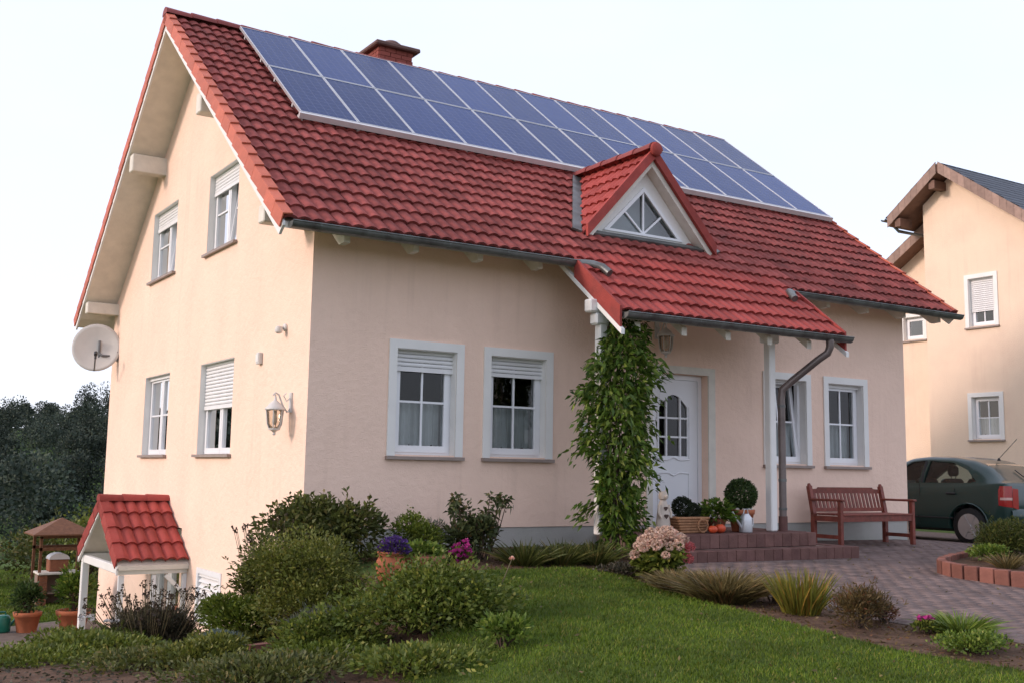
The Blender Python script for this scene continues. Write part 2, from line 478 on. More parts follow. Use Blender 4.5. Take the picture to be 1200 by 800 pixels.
def wall_sheet(poly, holes, tf, depth, name, mat, parent, back=None):
    """flat wall outline with rectangular openings (a0,a1,z0,z1) and their reveals"""
    bm = bmesh.new()
    bm.faces.new([bm.verts.new((a, 0, z)) for a, z in poly])
    for ax in (0, 2):
        for c in sorted({h[i] for h in holes for i in ((0, 1) if ax == 0 else (2, 3))}):
            co = [0, 0, 0]; co[ax] = c
            no = [0, 0, 0]; no[ax] = 1
            bmesh.ops.bisect_plane(bm, geom=bm.verts[:] + bm.edges[:] + bm.faces[:], plane_co=co, plane_no=no)
    dead = []
    for f in bm.faces:
        c = f.calc_center_median()
        if any(h[0] < c.x < h[1] and h[2] < c.z < h[3] for h in holes): dead.append(f)
    bmesh.ops.delete(bm, geom=dead, context='FACES')
    bm.verts.index_update()
    vs = [v.co[:] for v in bm.verts]
    fs = [[v.index for v in f.verts] for f in bm.faces]
    bm.free()
    m = MB(lambda x, y, z: tf(x, z, y))
    m.add(vs, fs)
    for a0, a1, z0, z1 in holes:
        for (p, q) in (((a0, z0), (a1, z0)), ((a1, z0), (a1, z1)), ((a1, z1), (a0, z1)), ((a0, z1), (a0, z0))):
            m.add([(p[0], 0, p[1]), (q[0], 0, q[1]), (q[0], -depth, q[1]), (p[0], -depth, p[1])], [(0, 1, 2, 3)])
    return m.build(name, mat, parent, recalc=False)

def sheet(name, poly, mat, off, step=.5, kind='structure', parent=None, zf=gz):
    """flat outline draped over the ground, off metres above it"""
    bm = bmesh.new()
    bm.faces.new([bm.verts.new((x, y, 0)) for x, y in poly])
    xs = [p[0] for p in poly]; ys = [p[1] for p in poly]
    for ax, (lo, hi) in ((0, (min(xs), max(xs))), (1, (min(ys), max(ys)))):
        c = math.ceil(lo / step) * step
        while c < hi:
            co = [0, 0, 0]; co[ax] = c; no = [0, 0, 0]; no[ax] = 1
            bmesh.ops.bisect_plane(bm, geom=bm.verts[:] + bm.edges[:] + bm.faces[:], plane_co=co, plane_no=no)
            c += step
    for v in bm.verts:
        v.co.z = float(zf(v.co.x, v.co.y)) + off
    for f in bm.faces:
        f.normal_update()
        if f.normal.z < 0: f.normal_flip()
        f.smooth = True
    me = bpy.data.meshes.new(name)
    bm.to_mesh(me); bm.free()
    o = link(name, me, mat, parent)
    if kind: o['kind'] = kind
    return o

def inside(poly, x, y):
    """points inside an outline (vectorised)"""
    x = np.asarray(x); y = np.asarray(y)
    r = np.zeros(x.shape, bool)
    n = len(poly)
    for i in range(n):
        x0, y0 = poly[i]; x1, y1 = poly[(i + 1) % n]
        if y0 == y1: continue
        c = ((y0 > y) != (y1 > y)) & (x < (x1 - x0) * (y - y0) / (y1 - y0) + x0)
        r ^= c
    return r

# ------------------------------------------------------------------ ground
def axis(lo, hi, step, far, k=1.22):
    c = list(np.arange(lo, hi + 1e-6, step))
    d = step; a = c[-1]
    while a < far: d *= k; a += d; c.append(a)
    d = step; a = c[0]; pre = []
    while a > -far: d *= k; a -= d; pre.append(a)
    return np.array(pre[::-1] + c)
gx = axis(-8, 16, .25, 3000); gy = axis(-13, 14, .25, 3000, 1.12)
XX, YY = np.meshgrid(gx, gy)
ZZ = gz(XX, YY)
nx, ny = len(gx), len(gy)
idx = np.arange(nx * ny).reshape(ny, nx)
Fq = np.stack([idx[:-1, :-1], idx[:-1, 1:], idx[1:, 1:], idx[1:, :-1]], -1).reshape(-1, 4)
gnd = link('ground', mesh_np('ground', np.stack([XX, YY, ZZ], -1).reshape(-1, 3), Fq, True), 'meadow')
gnd['kind'] = 'structure'

LAWN = [(.25, -1.75), (1.2, -1.72), (2.25, -1.72), (2.45, -2.2), (2.25, -2.95), (2.12, -3.8), (2.12, -4.5), (2.05, -5.2), (2.05, -5.9), (2.3, -6.6), (2.3, -9), (-3.2, -9), (-2.2, -6), (-.35, -3.6)]
DRIVE = [(3.05, -1.7), (6.5, -1.7), (6.6, -.02), (9.9, -.02), (9.9, 8.5), (15, 8.5), (15, -6.5), (12, -9.5), (2.9, -9.5), (3.0, -7.2), (3.35, -6.4), (3.2, -5.6), (2.95, -4.9), (2.95, -4.0), (3.05, -3.0)]
BORDER = [(.35, -.02), (6.0, -.02), (6.0, -1.2), (3.05, -1.6), (3.1, -3.0), (3.0, -4.0), (3.0, -4.9), (3.25, -5.6), (3.4, -6.4), (3.05, -7.2), (2.95, -9.4), (2.1, -9.4), (2.1, -6.6), (1.9, -5.9), (1.95, -4.4), (2.0, -3.5), (2.1, -2.9), (2.25, -2.3), (2.1, -1.85), (.2, -1.9), (-.8, -1.2), (-.8, -.02)]
BORDER_L = [(-.85, -.3), (.3, -1.7), (.6, -2.6), (-.2, -3.4), (-.4, -4.7), (-1.8, -5.4), (-3.6, -4.6), (-4.2, -1.5), (-2.3, .6), (-1.4, 2.2), (-.85, 2.4)]
FARLAWN = [(-9, 8.9), (-2.1, 8.7), (-.2, 9.6), (6, 10.5), (6, 26), (-12, 26)]
PATH = [(-6, 5.2), (-.1, 5.0), (-.1, 9.5), (-2.1, 8.6), (-6, 8.8)]
sheet('flower_border', BORDER, 'soil', .004)
sheet('shrub_bed', BORDER_L, 'soil', .012)
sheet('front_lawn', LAWN, 'lawn_base', .020, .4)
sheet('garden_path', PATH, 'path', .008)
sheet('back_lawn', FARLAWN, 'lawn_base', .008, 1.0)
sheet('bounce_street', [(-60, -10.2), (60, -10.2), (60, -17.5), (-60, -17.5)], 'bounce_street', .010, 2.0)  # unseen street behind the camera, added to bounce light on the front wall
kb = MB(); kb.bbox(-60, 60, -10.2, -10.06, -.9, G(0, -10.2) + .09, .012); kb.build('kerb', 'bounce_street')['kind'] = 'structure'  # kerb of the added street
drv = sheet('driveway', DRIVE, 'paver_joint', .008)
# block paving
pw, ph, gp = .205, .105, .006
rg = np.random.default_rng(3)
ix, iy = np.meshgrid(np.arange(0, 46), np.arange(0, 150))
px = 2.6 + ix * pw + (iy % 2) * pw / 2; py = -8.6 + iy * ph
px = px.ravel(); py = py.ravel()
ok = np.ones(len(px), bool)
for dx in (0, pw):
    for dy in (0, ph): ok &= inside(DRIVE, px + dx, py + dy)
px, py = px[ok], py[ok]
n = len(px)
x0, x1, y0, y1 = px + gp / 2, px + pw - gp / 2, py + gp / 2, py + ph - gp / 2
lift = .014 + rg.uniform(-.0025, .0025, n)
P4 = []
b = .006
for (ax, ay, dz, inn) in [(x0, y0, -.012, 0), (x1, y0, -.012, 0), (x1, y1, -.012, 0), (x0, y1, -.012, 0)] + [(x0 + b, y0 + b, 0, 0), (x1 - b, y0 + b, 0, 0), (x1 - b, y1 - b, 0, 0), (x0 + b, y1 - b, 0, 0)]:
    P4.append(np.stack([ax, ay, gz(ax, ay) + lift + dz], -1))
V = np.stack(P4, 1).reshape(-1, 3)
Fp = []
o8 = np.arange(n) * 8
for f in [(4, 5, 6, 7), (0, 1, 5, 4), (1, 2, 6, 5), (2, 3, 7, 6), (3, 0, 4, 7)]:
    Fp.append(np.stack([o8 + k for k in f], -1))
pv = link('paving_blocks', mesh_np('paving_blocks', V, np.concatenate(Fp)), 'paver', drv)
pv['kind'] = 'stuff'

# ------------------------------------------------------------------ the house
H = thing('house', 'peach rendered gabled house with red tiled roof carrying solar panels', 'house')
LX, DY = 9.803, 9.171
T = .775; TH = math.atan(T); CT, ST = math.cos(TH), math.sin(TH)
RY, RZ = 4.59, 7.3545
EY = -.55
RX0, RX1 = -.56, 10.37
def rz_(y, off=0.0):          # main front slope, off metres along its normal
    return RZ - T * (RY - y) + off / CT
def sl(s, off=0.0):           # point on the front slope, s metres up from the eave
    return (EY + s * CT - off * ST, rz_(EY) + s * ST + off * CT)

FW = [('f', .947, 1.914), ('f', 2.186, 3.175), ('f', 6.752, 7.706), ('f', 7.974, 8.926)]
tr = .10
fh = [(a0 + tr, a1 - tr, 1.02, 2.205) for _, a0, a1 in FW]
DOOR = (4.75, 5.72, .16, 2.17)
wall_sheet([(0, .202), (LX, .202), (LX, 3.62), (0, 3.62)], fh + [DOOR], FRONT, .17, 'front_wall', 'stucco', H)
GW = [(5.384, 6.762, .99, 2.228), (2.47, 3.863, .99, 2.228), (5.452, 6.814, 3.73, 4.867), (2.634, 3.895, 3.73, 4.867)]
BW = (2.55, 3.56, -1.15, -.46)
PD = (4.35, 5.85, -1.78, .0)
wall_sheet([(0, -2.6), (DY, -2.6), (DY, 3.62), (RY, 7.17), (0, 3.62)], GW + [BW, PD], GABLE, .17, 'gable_wall', 'stucco', H)
m = MB(); m.add([(LX, 0, -.6), (LX, DY, -.6), (LX, DY, 3.62), (LX, RY, 7.17), (LX, 0, 3.62)], [(0, 1, 2, 3, 4)])
m.build('side_wall', 'stucco', H, recalc=False)
m = MB(); m.add([(0, DY, -2.6), (LX, DY, -2.6), (LX, DY, 3.62), (0, DY, 3.62)], [(3, 2, 1, 0)])
m.build('back_wall', 'stucco', H, recalc=False)
m = MB(); m.box(.012, LX - .012, .012, .25, -.6, .198); m.build('plinth', 'plinth', H)
# floors and backing sheets behind the windows, room darkness put into their colour
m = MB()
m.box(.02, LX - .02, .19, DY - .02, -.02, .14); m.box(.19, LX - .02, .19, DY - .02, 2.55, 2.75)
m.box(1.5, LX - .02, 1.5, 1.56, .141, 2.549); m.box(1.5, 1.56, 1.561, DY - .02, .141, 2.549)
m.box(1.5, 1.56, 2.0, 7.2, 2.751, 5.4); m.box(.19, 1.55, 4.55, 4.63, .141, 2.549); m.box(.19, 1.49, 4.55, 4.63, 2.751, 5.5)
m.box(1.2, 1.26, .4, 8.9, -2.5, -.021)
m.build('dark_backing', 'room_gloom', H)

def ring(m, a0, a1, z0, z1, wd, d0, d1, zb=None):
    zb = wd if zb is None else zb
    m.box(a0, a0 + wd, d0, d1, z0, z1); m.box(a1 - wd, a1, d0, d1, z0, z1)
    m.box(a0 + wd, a1 - wd, d0, d1, z0, z0 + zb); m.box(a0 + wd, a1 - wd, d0, d1, z1 - wd, z1)

def sash(parent, tf, a0, a1, z0, z1, nc, nr, tilt=0.0, label=None):
    """one casement with its glazing bars and panes, tilted inwards at the top"""
    def tt(a, z, d): return tf(a, z, d - (z - z0) * math.tan(tilt))
    w = .062
    m = MB(lambda x, y, z: tt(x, z, y))
    ring(m, a0, a1, z0, z1, w, -.165, -.095, .075)
    ia0, ia1, iz0, iz1 = a0 + w, a1 - w, z0 + .075, z1 - w
    for i in range(1, nc):
        a = ia0 + (ia1 - ia0) * i / nc
        m.box(a - .012, a + .012, -.135, -.105, iz0, iz1)
    for j in range(1, nr):
        z = iz0 + (iz1 - iz0) * j / nr
        for i in range(nc):
            b0 = ia0 + (ia1 - ia0) * i / nc + (.012 if i else 0); b1 = ia0 + (ia1 - ia0) * (i + 1) / nc - (.012 if i < nc - 1 else 0)
            m.box(b0, b1, -.135, -.105, z - .012, z + .012)
    m.build('sash', 'white_pvc', parent)
    for i in range(nc):
        for j in range(nr):
            b0 = ia0 + (ia1 - ia0) * i / nc; b1 = ia0 + (ia1 - ia0) * (i + 1) / nc
            c0 = iz0 + (iz1 - iz0) * j / nr; c1 = iz0 + (iz1 - iz0) * (j + 1) / nr
            q = MB(lambda x, y, z: tt(x, z, y))
            q.add([(b0, -.122, c0), (b1, -.122, c0), (b1, -.122, c1), (b0, -.122, c1)], [(0, 1, 2, 3)])
            q.build('pane', 'glass', parent, recalc=False)

def curtain(parent, tf, a0, a1, z0, z1, d, mat, amp=.018, waves=9, scallop=0.0):
    n = waves * 8
    vs, fs = [], []
    for i in range(n + 1):
        t = i / n
        a = a0 + (a1 - a0) * t
        dd = d + amp * math.sin(t * waves * 2 * math.pi) + amp * .5 * math.sin(t * waves * 4.7 + a)
        zb = z0 + scallop * (1 - abs(math.sin(t * math.pi * 5)))
        vs += [(a, dd, zb), (a, dd, z1)]
    for i in range(n): fs.append((2 * i, 2 * i + 2, 2 * i + 3, 2 * i + 1))
    m = MB(lambda x, y, z: tf(x, z, y)); m.add(vs, fs, True)
    m.build('curtain', mat, parent, recalc=False)

def shutter(parent, tf, a0, a1, ztop, zbot, d=-.075):
    m = mapped(tf)
    h = .047
    z = ztop
    while z - h > zbot + .02:
        pr = [(d - .009, z - h + .004), (d, z - h + .010), (d + .004, z - h * .5), (d, z - .004), (d - .009, z)]
        vs = [(a0, dd, zz) for dd, zz in pr] + [(a1, dd, zz) for dd, zz in pr]
        k = len(pr)
        m.add(vs, [(i, i + 1, k + i + 1, k + i) for i in range(k - 1)] + [tuple(range(k)), tuple(reversed(range(k, 2 * k)))])
        z -= h
    m.box(a0, a1, d - .012, d + .008, zbot, z - .002)
    m.build('roller_shutter', 'shutter', parent)

def window(parent, tf, a0, a1, z0, z1, trim, drop, sashes, nc, nr, cur, tilt=None, label=None):
    """opening a0..a1, z0..z1 (trim included when there is one)"""
    ha0, ha1, hz0, hz1 = (a0 + tr, a1 - tr, z0 + .037, z1 - tr) if trim else (a0, a1, z0, z1)
    fm = mapped(tf)
    ring(fm, ha0 + .002, ha1 - .002, hz0 + .002, hz1 - .002, .05, -.17, -.11)
    if sashes == 2:
        mid = (ha0 + ha1) / 2
        fm.box(mid - .035, mid + .035, -.17, -.10, hz0 + .05, hz1 - .05)
    wn = fm.build('window', 'white_pvc', parent)
    if label: wn['label'] = label
    if trim:
        m = mapped(tf)
        m.box(a0, a0 + tr - .002, 0.001, .022, z0 + .022, z1); m.box(a1 - tr + .002, a1, 0.001, .022, z0 + .022, z1)
        m.box(a0 + tr - .002, a1 - tr + .002, 0.001, .022, z1 - tr + .002, z1)
        m.build('surround', 'white_paint', wn)
    m = mapped(tf)
    e = .012 if trim else .05
    m.box(a0 - e, a1 + e, -.10, .055, z0 - .018, z0 + .018)
    m.build('sill', 'sill', wn)
    m = mapped(tf)      # white lining of the reveal
    for q in ((ha0 + .0015, ha0 + .007, hz0, hz1), (ha1 - .007, ha1 - .0015, hz0, hz1), (ha0 + .007, ha1 - .007, hz1 - .007, hz1 - .0015)):
        m.box(q[0], q[1], -.109, .004 if trim else -.004, q[2], q[3])
    m.build('reveal_lining', 'white_paint', wn)
    s0, s1 = hz0 + .03, hz1 - .03
    if sashes == 1:
        sash(wn, tf, ha0 + .035, ha1 - .035, s0, s1, nc, nr, R_(7) if tilt == 0 else 0)
    else:
        mid = (ha0 + ha1) / 2
        sash(wn, tf, ha0 + .035, mid - .005, s0, s1, nc, nr, R_(7) if tilt == 0 else 0)
        sash(wn, tf, mid + .005, ha1 - .035, s0, s1, nc, nr, R_(7) if tilt == 1 else 0)
    if drop > 0:
        shutter(wn, tf, ha0 + .004, ha1 - .004, hz1 - .002, hz1 - drop)
    if cur == 'lace':
        zc = hz0 + (hz1 - hz0) * .50
        curtain(wn, tf, ha0 + .03, ha1 - .03, hz0 + .07, zc, -.25, 'lace', .02, 9, .06)
    elif cur == 'drape':
        curtain(wn, tf, ha0 + .02, ha0 + (ha1 - ha0) * .34, hz0 + .03, hz1, -.30, 'curtain', .03, 5)
        curtain(wn, tf, ha1 - (ha1 - ha0) * .30, ha1 - .02, hz0 + .03, hz1, -.30, 'curtain', .03, 5)
        curtain(wn, tf, ha0 + (ha1 - ha0) * .34, ha1 - (ha1 - ha0) * .30, hz0 + .03, hz1, -.36, 'curtain', .012, 8)
    return wn

drops = [.245, .235, .03, .055]
for i, (_, a0, a1) in enumerate(FW):
    window(H, FRONT, a0, a1, .983, 2.305, True, drops[i], 1, 2, 2, 'lace', 0 if i == 2 else None,
           label='white casement window tilted open beside the porch downpipe' if i == 2 else None)
gd = [.06, .62, .30, .29]
for i, (a0, a1, z0, z1) in enumerate(GW):
    window(H, GABLE, a0, a1, z0, z1, False, gd[i], 2, 1 if i == 1 else 2 if i > 3 else 1, 2, 'drape', 0 if i > 1 else None,
           label='gable window with its white roller shutter half lowered' if i == 1 else None)
# basement window with closed louvred shutter
m = mapped(GABLE); ring(m, BW[0] + .002, BW[1] - .002, BW[2] + .002, BW[3] - .002, .07, -.12, .012)
bw = m.build('window', 'white_pvc', H); bw['label'] = 'basement window closed with white louvres'
z = BW[2] + .08
while z < BW[3] - .10:
    m = mapped(GABLE)
    m.add([(BW[0] + .07, -.05, z + .066), (BW[1] - .07, -.05, z + .066), (BW[1] - .07, .0, z), (BW[0] + .07, .0, z),
           (BW[0] + .07, -.06, z + .060), (BW[1] - .07, -.06, z + .060), (BW[1] - .07, -.01, z - .006), (BW[0] + .07, -.01, z - .006)],
          [(0, 1, 2, 3), (7, 6, 5, 4), (0, 4, 5, 1), (3, 2, 6, 7), (1, 5, 6, 2), (0, 3, 7, 4)])
    m.build('louvre', 'shutter', bw); z += .072

# front door
m = mapped(FRONT)
a0, a1, z0, z1 = DOOR
m.box(a0 - tr, a0 - .002, .001, .022, .16, z1 + tr); m.box(a1 + .002, a1 + tr + .02, .001, .022, .16, z1 + tr)
m.box(a0 - .002, a1 + .002, .001, .022, z1 + .002, z1 + tr)
m.build('door_surround', 'timber_white', H)
m = mapped(FRONT)
ring(m, a0 + .002, a1 - .002, z0 + .002, z1 - .002, .065, -.20, -.12, .03)
dr = m.build('front_door', 'white_pvc', H)
LA0, LA1, LZ0, LZ1 = a0 + .07, a1 - .07, z0 + .035, z1 - .07
gA0, gA1, gZ0, gZ1 = 4.985, 5.475, 1.09, 1.90
wall_sheet([(LA0, LZ0), (LA1, LZ0), (LA1, LZ1), (LA0, LZ1)], [(gA0, gA1, gZ0, gZ1)], lambda a, z, d: FRONT(a, z, d - .135), .045, 'door_leaf', 'white_pvc', dr)
m = mapped(FRONT)
for a in (gA0 + .125, gA1 - .125): m.box(a - .013, a + .013, -.165, -.132, gZ0, gZ1)
for z in (gZ0 + .25, gZ0 + .50): m.box(gA0, gA1, -.160, -.138, z - .012, z + .012)
for sgn, ax in ((1, gA0), (-1, gA1)):       # arched head of the light
    pts = [(ax, -.15, gZ1 + .001)]
    for k in range(7):
        t = k / 6
        pts.append((ax + sgn * (gA1 - gA0) / 2 * t, -.15, gZ1 - .17 * (1 - math.sin(t * math.pi / 2))))
    n = len(pts)
    m.add(pts + [(p[0], -.128, p[2]) for p in pts], [tuple(range(n)), tuple(reversed(range(n, 2 * n)))] + [(i, (i + 1) % n, n + (i + 1) % n, n + i) for i in range(n)])
ringpts = [(gA0 - .02, gZ0 - .02), (gA1 + .02, gZ0 - .02)]
m.build('glazing_bar', 'white_pvc', dr)
cols = [gA0, gA0 + .125, gA1 - .125, gA1]; rows = [gZ0, gZ0 + .25, gZ0 + .5, gZ1]
for i in range(3):
    for j in range(3):
        q = mapped(FRONT); q.add([(cols[i], -.155, rows[j]), (cols[i + 1], -.155, rows[j]), (cols[i + 1], -.155, rows[j + 1]), (cols[i], -.155, rows[j + 1])], [(0, 1, 2, 3)])
        q.build('pane', 'glass', dr, recalc=False)
m = mapped(FRONT)
def crv(zc, amp, w0, w1):
    return [(w0 + (w1 - w0) * k / 16, -.130, zc + amp * math.exp(-((k / 16 - .5) / .13) ** 2) - amp * .45 * math.exp(-((k / 16 - .5) / .3) ** 2)) for k in range(17)]
m.tube(crv(1.045, .05, gA0 - .03, gA1 + .03), .012, 6)
m.tube(crv(.86, -.05, gA0 - .02, gA1 + .02), .011, 6)
for x in (gA0 - .03, gA1 + .03): m.tube([(x, -.131, 1.05), (x, -.131, 1.75)], .010, 6)
for x in (gA0 - .02, gA1 + .02): m.tube([(x, -.131, .86), (x, -.131, .32)], .010, 6)
m.tube([(gA0 - .02, -.131, .32), (gA1 + .02, -.131, .32)], .010, 6)
m.build('moulding', 'white_pvc', dr)
m = mapped(FRONT); m.tube([(LA0 + .07, -.13, 1.05), (LA0 + .07, -.08, 1.05), (LA0 + .18, -.075, 1.05)], .010, 8); m.box(LA0 + .045, LA0 + .095, -.134, -.125, .95, 1.16)
m.build('handle', 'alu', dr)

# ------------------------------------------------------------------ roof
def slab_prof(y0, y1, t0, t1, ch=0.0):
    P = [(y0, rz_(y0, -t0)), (y1, rz_(y1, -t0)), (y1, rz_(y1, -t1)), (y0 + ch, rz_(y0 + ch, -t1))]
    return P + [(y0, rz_(y0, -t0 - .035))] if ch else P
CX0, CX1, CEY = 3.083, 6.727, -1.47
m = MB()
m.prism([(RX0 + .03, y, z) for y, z in slab_prof(EY + .03, RY, .055, .18, .30)], (RX1 - RX0 - .06, 0, 0))
m.prism([(RX0 + .03, 2 * RY - y, z) for y, z in slab_prof(EY + .03, RY, .055, .18, .30)], (RX1 - RX0 - .06, 0, 0))
m.prism([(CX0 + .03, y, z) for y, z in slab_prof(CEY + .03, EY + .03, .056, .14, .16)], (CX1 - CX0 - .06, 0, 0))
RF = m.build('roof', 'soffit', H)

NCOL, NROW = 36, 22
TW = (RX1 - RX0) / NCOL
SLOPE = (RY - EY) / CT
CO = SLOPE / NROW
def tile_mesh(name, w, ln, waves=2, h=.029, seg=5):
    n = waves * seg
    xs = [w * i / n for i in range(n + 1)]
    pf = [h * abs(math.sin(math.pi * i / seg)) ** .85 for i in range(n + 1)]
    V, Fs, S = [], [], []
    N = n + 1
    for i in range(N): V.append((xs[i], 0, pf[i] + .025))
    for i in range(N): V.append((xs[i], ln, pf[i] - .010))
    for i in range(n): Fs.append((i, i + 1, N + i + 1, N + i)); S.append(True)
    for i in range(N): V.append((xs[i], 0, pf[i] + .025))
    for i in range(N): V.append((xs[i], .010, pf[i] - .010))
    for i in range(n): Fs.append((2 * N + i + 1, 2 * N + i, 3 * N + i, 3 * N + i + 1)); S.append(False)
    b = len(V)
    V += [(0, 0, .022), (0, ln, -.01), (0, 0, -.012), (w, 0, .022), (w, ln, -.01), (w, 0, -.012)]
    Fs += [(b, b + 1, b + 2), (b + 3, b + 5, b + 4)]; S += [False, False]
    me = bpy.data.meshes.new(name)
    me.from_pydata(V, [], Fs)
    me.polygons.foreach_set('use_smooth', np.array(S, bool))
    # keep the valley between two rolls sharp
    return me, V, Fs, S
TL, tv, tf_, ts_ = tile_mesh('roof_tile', TW - .003, CO + .045)
TL.materials.append(MT['tile'])
TLN = TL.copy(); TLN.materials.clear(); TLN.materials.append(MT['tile_new'])

DX, DHW, DZ, DB, DYF = 4.78, 1.08, 5.10, 3.93, 0.0        # dormer ridge x, half width, ridge z, base z, front y
dsl = math.atan((DZ - DB) / DHW)
def in_dormer(x, y):
    if y < .18: return False
    hz = DZ - (abs(x - DX)) * math.tan(dsl)
    return hz - rz_(y) > .12
camp = Vector(M_.translation)
cand = []
for r in range(-4, NROW):
    for c in range(NCOL):
        x = RX0 + c * TW
        if r < 0 and not (CX0 - .01 < x + TW / 2 < CX1 + .01): continue
        y, z = sl(r * CO)
        xc, yc = x + TW / 2, y + CO * .5 * CT
        if in_dormer(xc, yc) and in_dormer(x, yc) and in_dormer(x + TW, yc): continue
        hid = (.55 < x and x + TW < 10.2 and yc > 2.05)
        d = (Vector((xc, yc, z)) - camp).length
        cand.append((d + (1000 if hid else 0), x, y, z, r))
cand.sort()
jr = random.Random(5)
bulkV, bulkF, bulkS = [], [], []
rot = Matrix.Rotation(TH, 3, 'X')
for k, (d, x, y, z, r) in enumerate(cand):
    if k < 300:
        o = link('roof_tile', TLN if r < 1 and CX0 - .01 < x + TW / 2 < CX1 else TL, None, RF, (x, y + jr.uniform(-.004, .004), z + jr.uniform(-.002, .002)), (TH + jr.uniform(-.008, .008), jr.uniform(-.009, .009), jr.uniform(-.010, .010)))
    else:
        b = len(bulkV); dz = jr.uniform(-.002, .002)
        for p in tv:
            q = rot @ Vector(p); bulkV.append((q.x + x, q.y + y, q.z + z + dz))
        bulkF += [tuple(b + i for i in f) for f in tf_]; bulkS += ts_
# the slope on the far side
for r in range(NROW):
    for c in range(NCOL):
        x = RX0 + (c + 1) * TW; y, z = sl(r * CO); b = len(bulkV)
        for p in tv:
            q = rot @ Vector(p); bulkV.append((x - q.x, 2 * RY - (q.y + y), q.z + z))
        bulkF += [tuple(b + i for i in f) for f in tf_]; bulkS += ts_
me = bpy.data.meshes.new('roof_tiles'); me.from_pydata(bulkV, [], bulkF); me.polygons.foreach_set('use_smooth', np.array(bulkS, bool))
bt = link('roof_tiles', me, 'tile', RF); bt['kind'] = 'stuff'

# verge tiles (one per course), barge boards
def verge_mesh(name, sgn, ln):
    mb = MB()
    pr = [(0, -.125), (0, .040), (.105, .052), (.105, .034), (.016, .024), (.016, -.125)]
    vs = [(sgn * a, 0, b + .020) for a, b in pr] + [(sgn * a, ln, b - .004) for a, b in pr]
    k = len(pr)
    mb.add(vs, [(i, (i + 1) % k, k + (i + 1) % k, k + i) for i in range(k)] + [tuple(range(k)), tuple(reversed(range(k, 2 * k)))])
    return mb.mesh(name)
VL = verge_mesh('verge_tile', 1, CO + .03); VL.materials.append(MT['verge'])
VR = verge_mesh('verge_tile', -1, CO + .03); VR.materials.append(MT['verge'])
for r in range(NROW):
    y, z = sl(r * CO)
    j = jr.uniform(-.003, .003)
    link('verge_tile', VL, None, RF, (RX0 - .022 + j, y, z), (TH, 0, 0))
    link('verge_tile', VR, None, RF, (RX1 + .022, y, z), (TH, 0, 0))
    link('verge_tile', VR, None, RF, (RX0 - .022 + j, 2 * RY - y, z), (TH, 0, math.pi))
    link('verge_tile', VL, None, RF, (RX1 + .022, 2 * RY - y, z), (TH, 0, math.pi))
for x0, x1 in ((RX0 - .002, RX0 + .028), (RX1 - .028, RX1 + .002)):
    for side in (0, 1):
        pr = slab_prof(EY + .02, RY, .03, .19, .10)
        m = MB(); m.prism([(x0, (2 * RY - y) if side else y, z) for y, z in pr], (x1 - x0, 0, 0))
        m.build('barge_board', 'white_paint', RF)
# ridge tiles
RT = MB()
pr = []
for k in range(9):
    a = math.pi * k / 8
    pr.append((math.cos(a) * .115, math.sin(a) * .10))
k9 = len(pr)
vs = [(0, p[0] * 1.08, p[1] * 1.10) for p in pr] + [(.40, p[0] * .94, p[1] * .94) for p in pr]
RT.add(vs, [(i, i + 1, k9 + i + 1, k9 + i) for i in range(k9 - 1)], True)
RT.add([(0, p[0] * 1.08, p[1] * 1.10) for p in pr], [tuple(range(k9))])
RTm = RT.mesh('ridge_tile'); RTm.materials.append(MT['ridge'])
nr_ = 29
for i in range(nr_):
    link('ridge_tile', RTm, None, RF, (RX0 - .03 + i * (RX1 - RX0 + .02) / nr_, RY, RZ + .0 + jr.uniform(-.004, .004)), (0, jr.uniform(-.006, .006), 0))
# canopy verge boards
for x0, sg in ((CX0 - .035, 1), (CX1 + .035, -1)):
    m = MB()
    pr = [(CEY - .02, rz_(CEY - .02, .05)), (EY - .06, rz_(EY - .06, .05)), (EY - .06, rz_(EY - .06, -.14)), (CEY - .02, rz_(CEY - .02, -.14))]
    m.prism([(x0, y, z) for y, z in pr], (sg * .03, 0, 0)); m.build('canopy_verge', 'tile_new', RF)
    m = MB()
    pr = [(CEY - .05, rz_(CEY - .05, -.141)), (EY + .4, rz_(EY + .4, -.141)), (EY + .4, rz_(EY + .4, -.19)), (CEY - .05, rz_(CEY - .05, -.19))]
    m.prism([(x0 - sg * .004, y, z) for y, z in pr], (sg * .05, 0, 0)); m.build('canopy_trim', 'white_paint', RF)

# rafter tails, purlin ends
x = .22
while x < LX + .45:
    if not (CX0 - .2 < x < CX1 + .2):
        m = MB(); y0, y1 = EY + .16, .1
        pr = [(y0, rz_(y0, -.12)), (y1, rz_(y1, -.12)), (y1, rz_(y1, -.29)), (y0 + .14, rz_(y0 + .14, -.29)), (y0, rz_(y0, -.20))]
        m.prism([(x - .035, y, z) for y, z in pr], (.07, 0, 0)); m.build('rafter_tail', 'timber_white', H)
    x += .83
def purlin(yc, w, h, x0, x1):
    zt = min(rz_(yc - w / 2 if yc < RY else 2 * RY - yc - w / 2, -.19), 9) + .01
    m = MB(); m.bbox(x0, x1, yc - w / 2, yc + w / 2, zt - h, zt, .012); m.build('purlin', 'timber_white', H)
for yc, w, h in ((6.35, .20, .28), (2.83, .20, .28), (8.98, .18, .20), (.22, .18, .20)):
    purlin(yc, w, h, RX0 + .03, .1)
    purlin(yc, w, h, LX - .1, RX1 - .03)

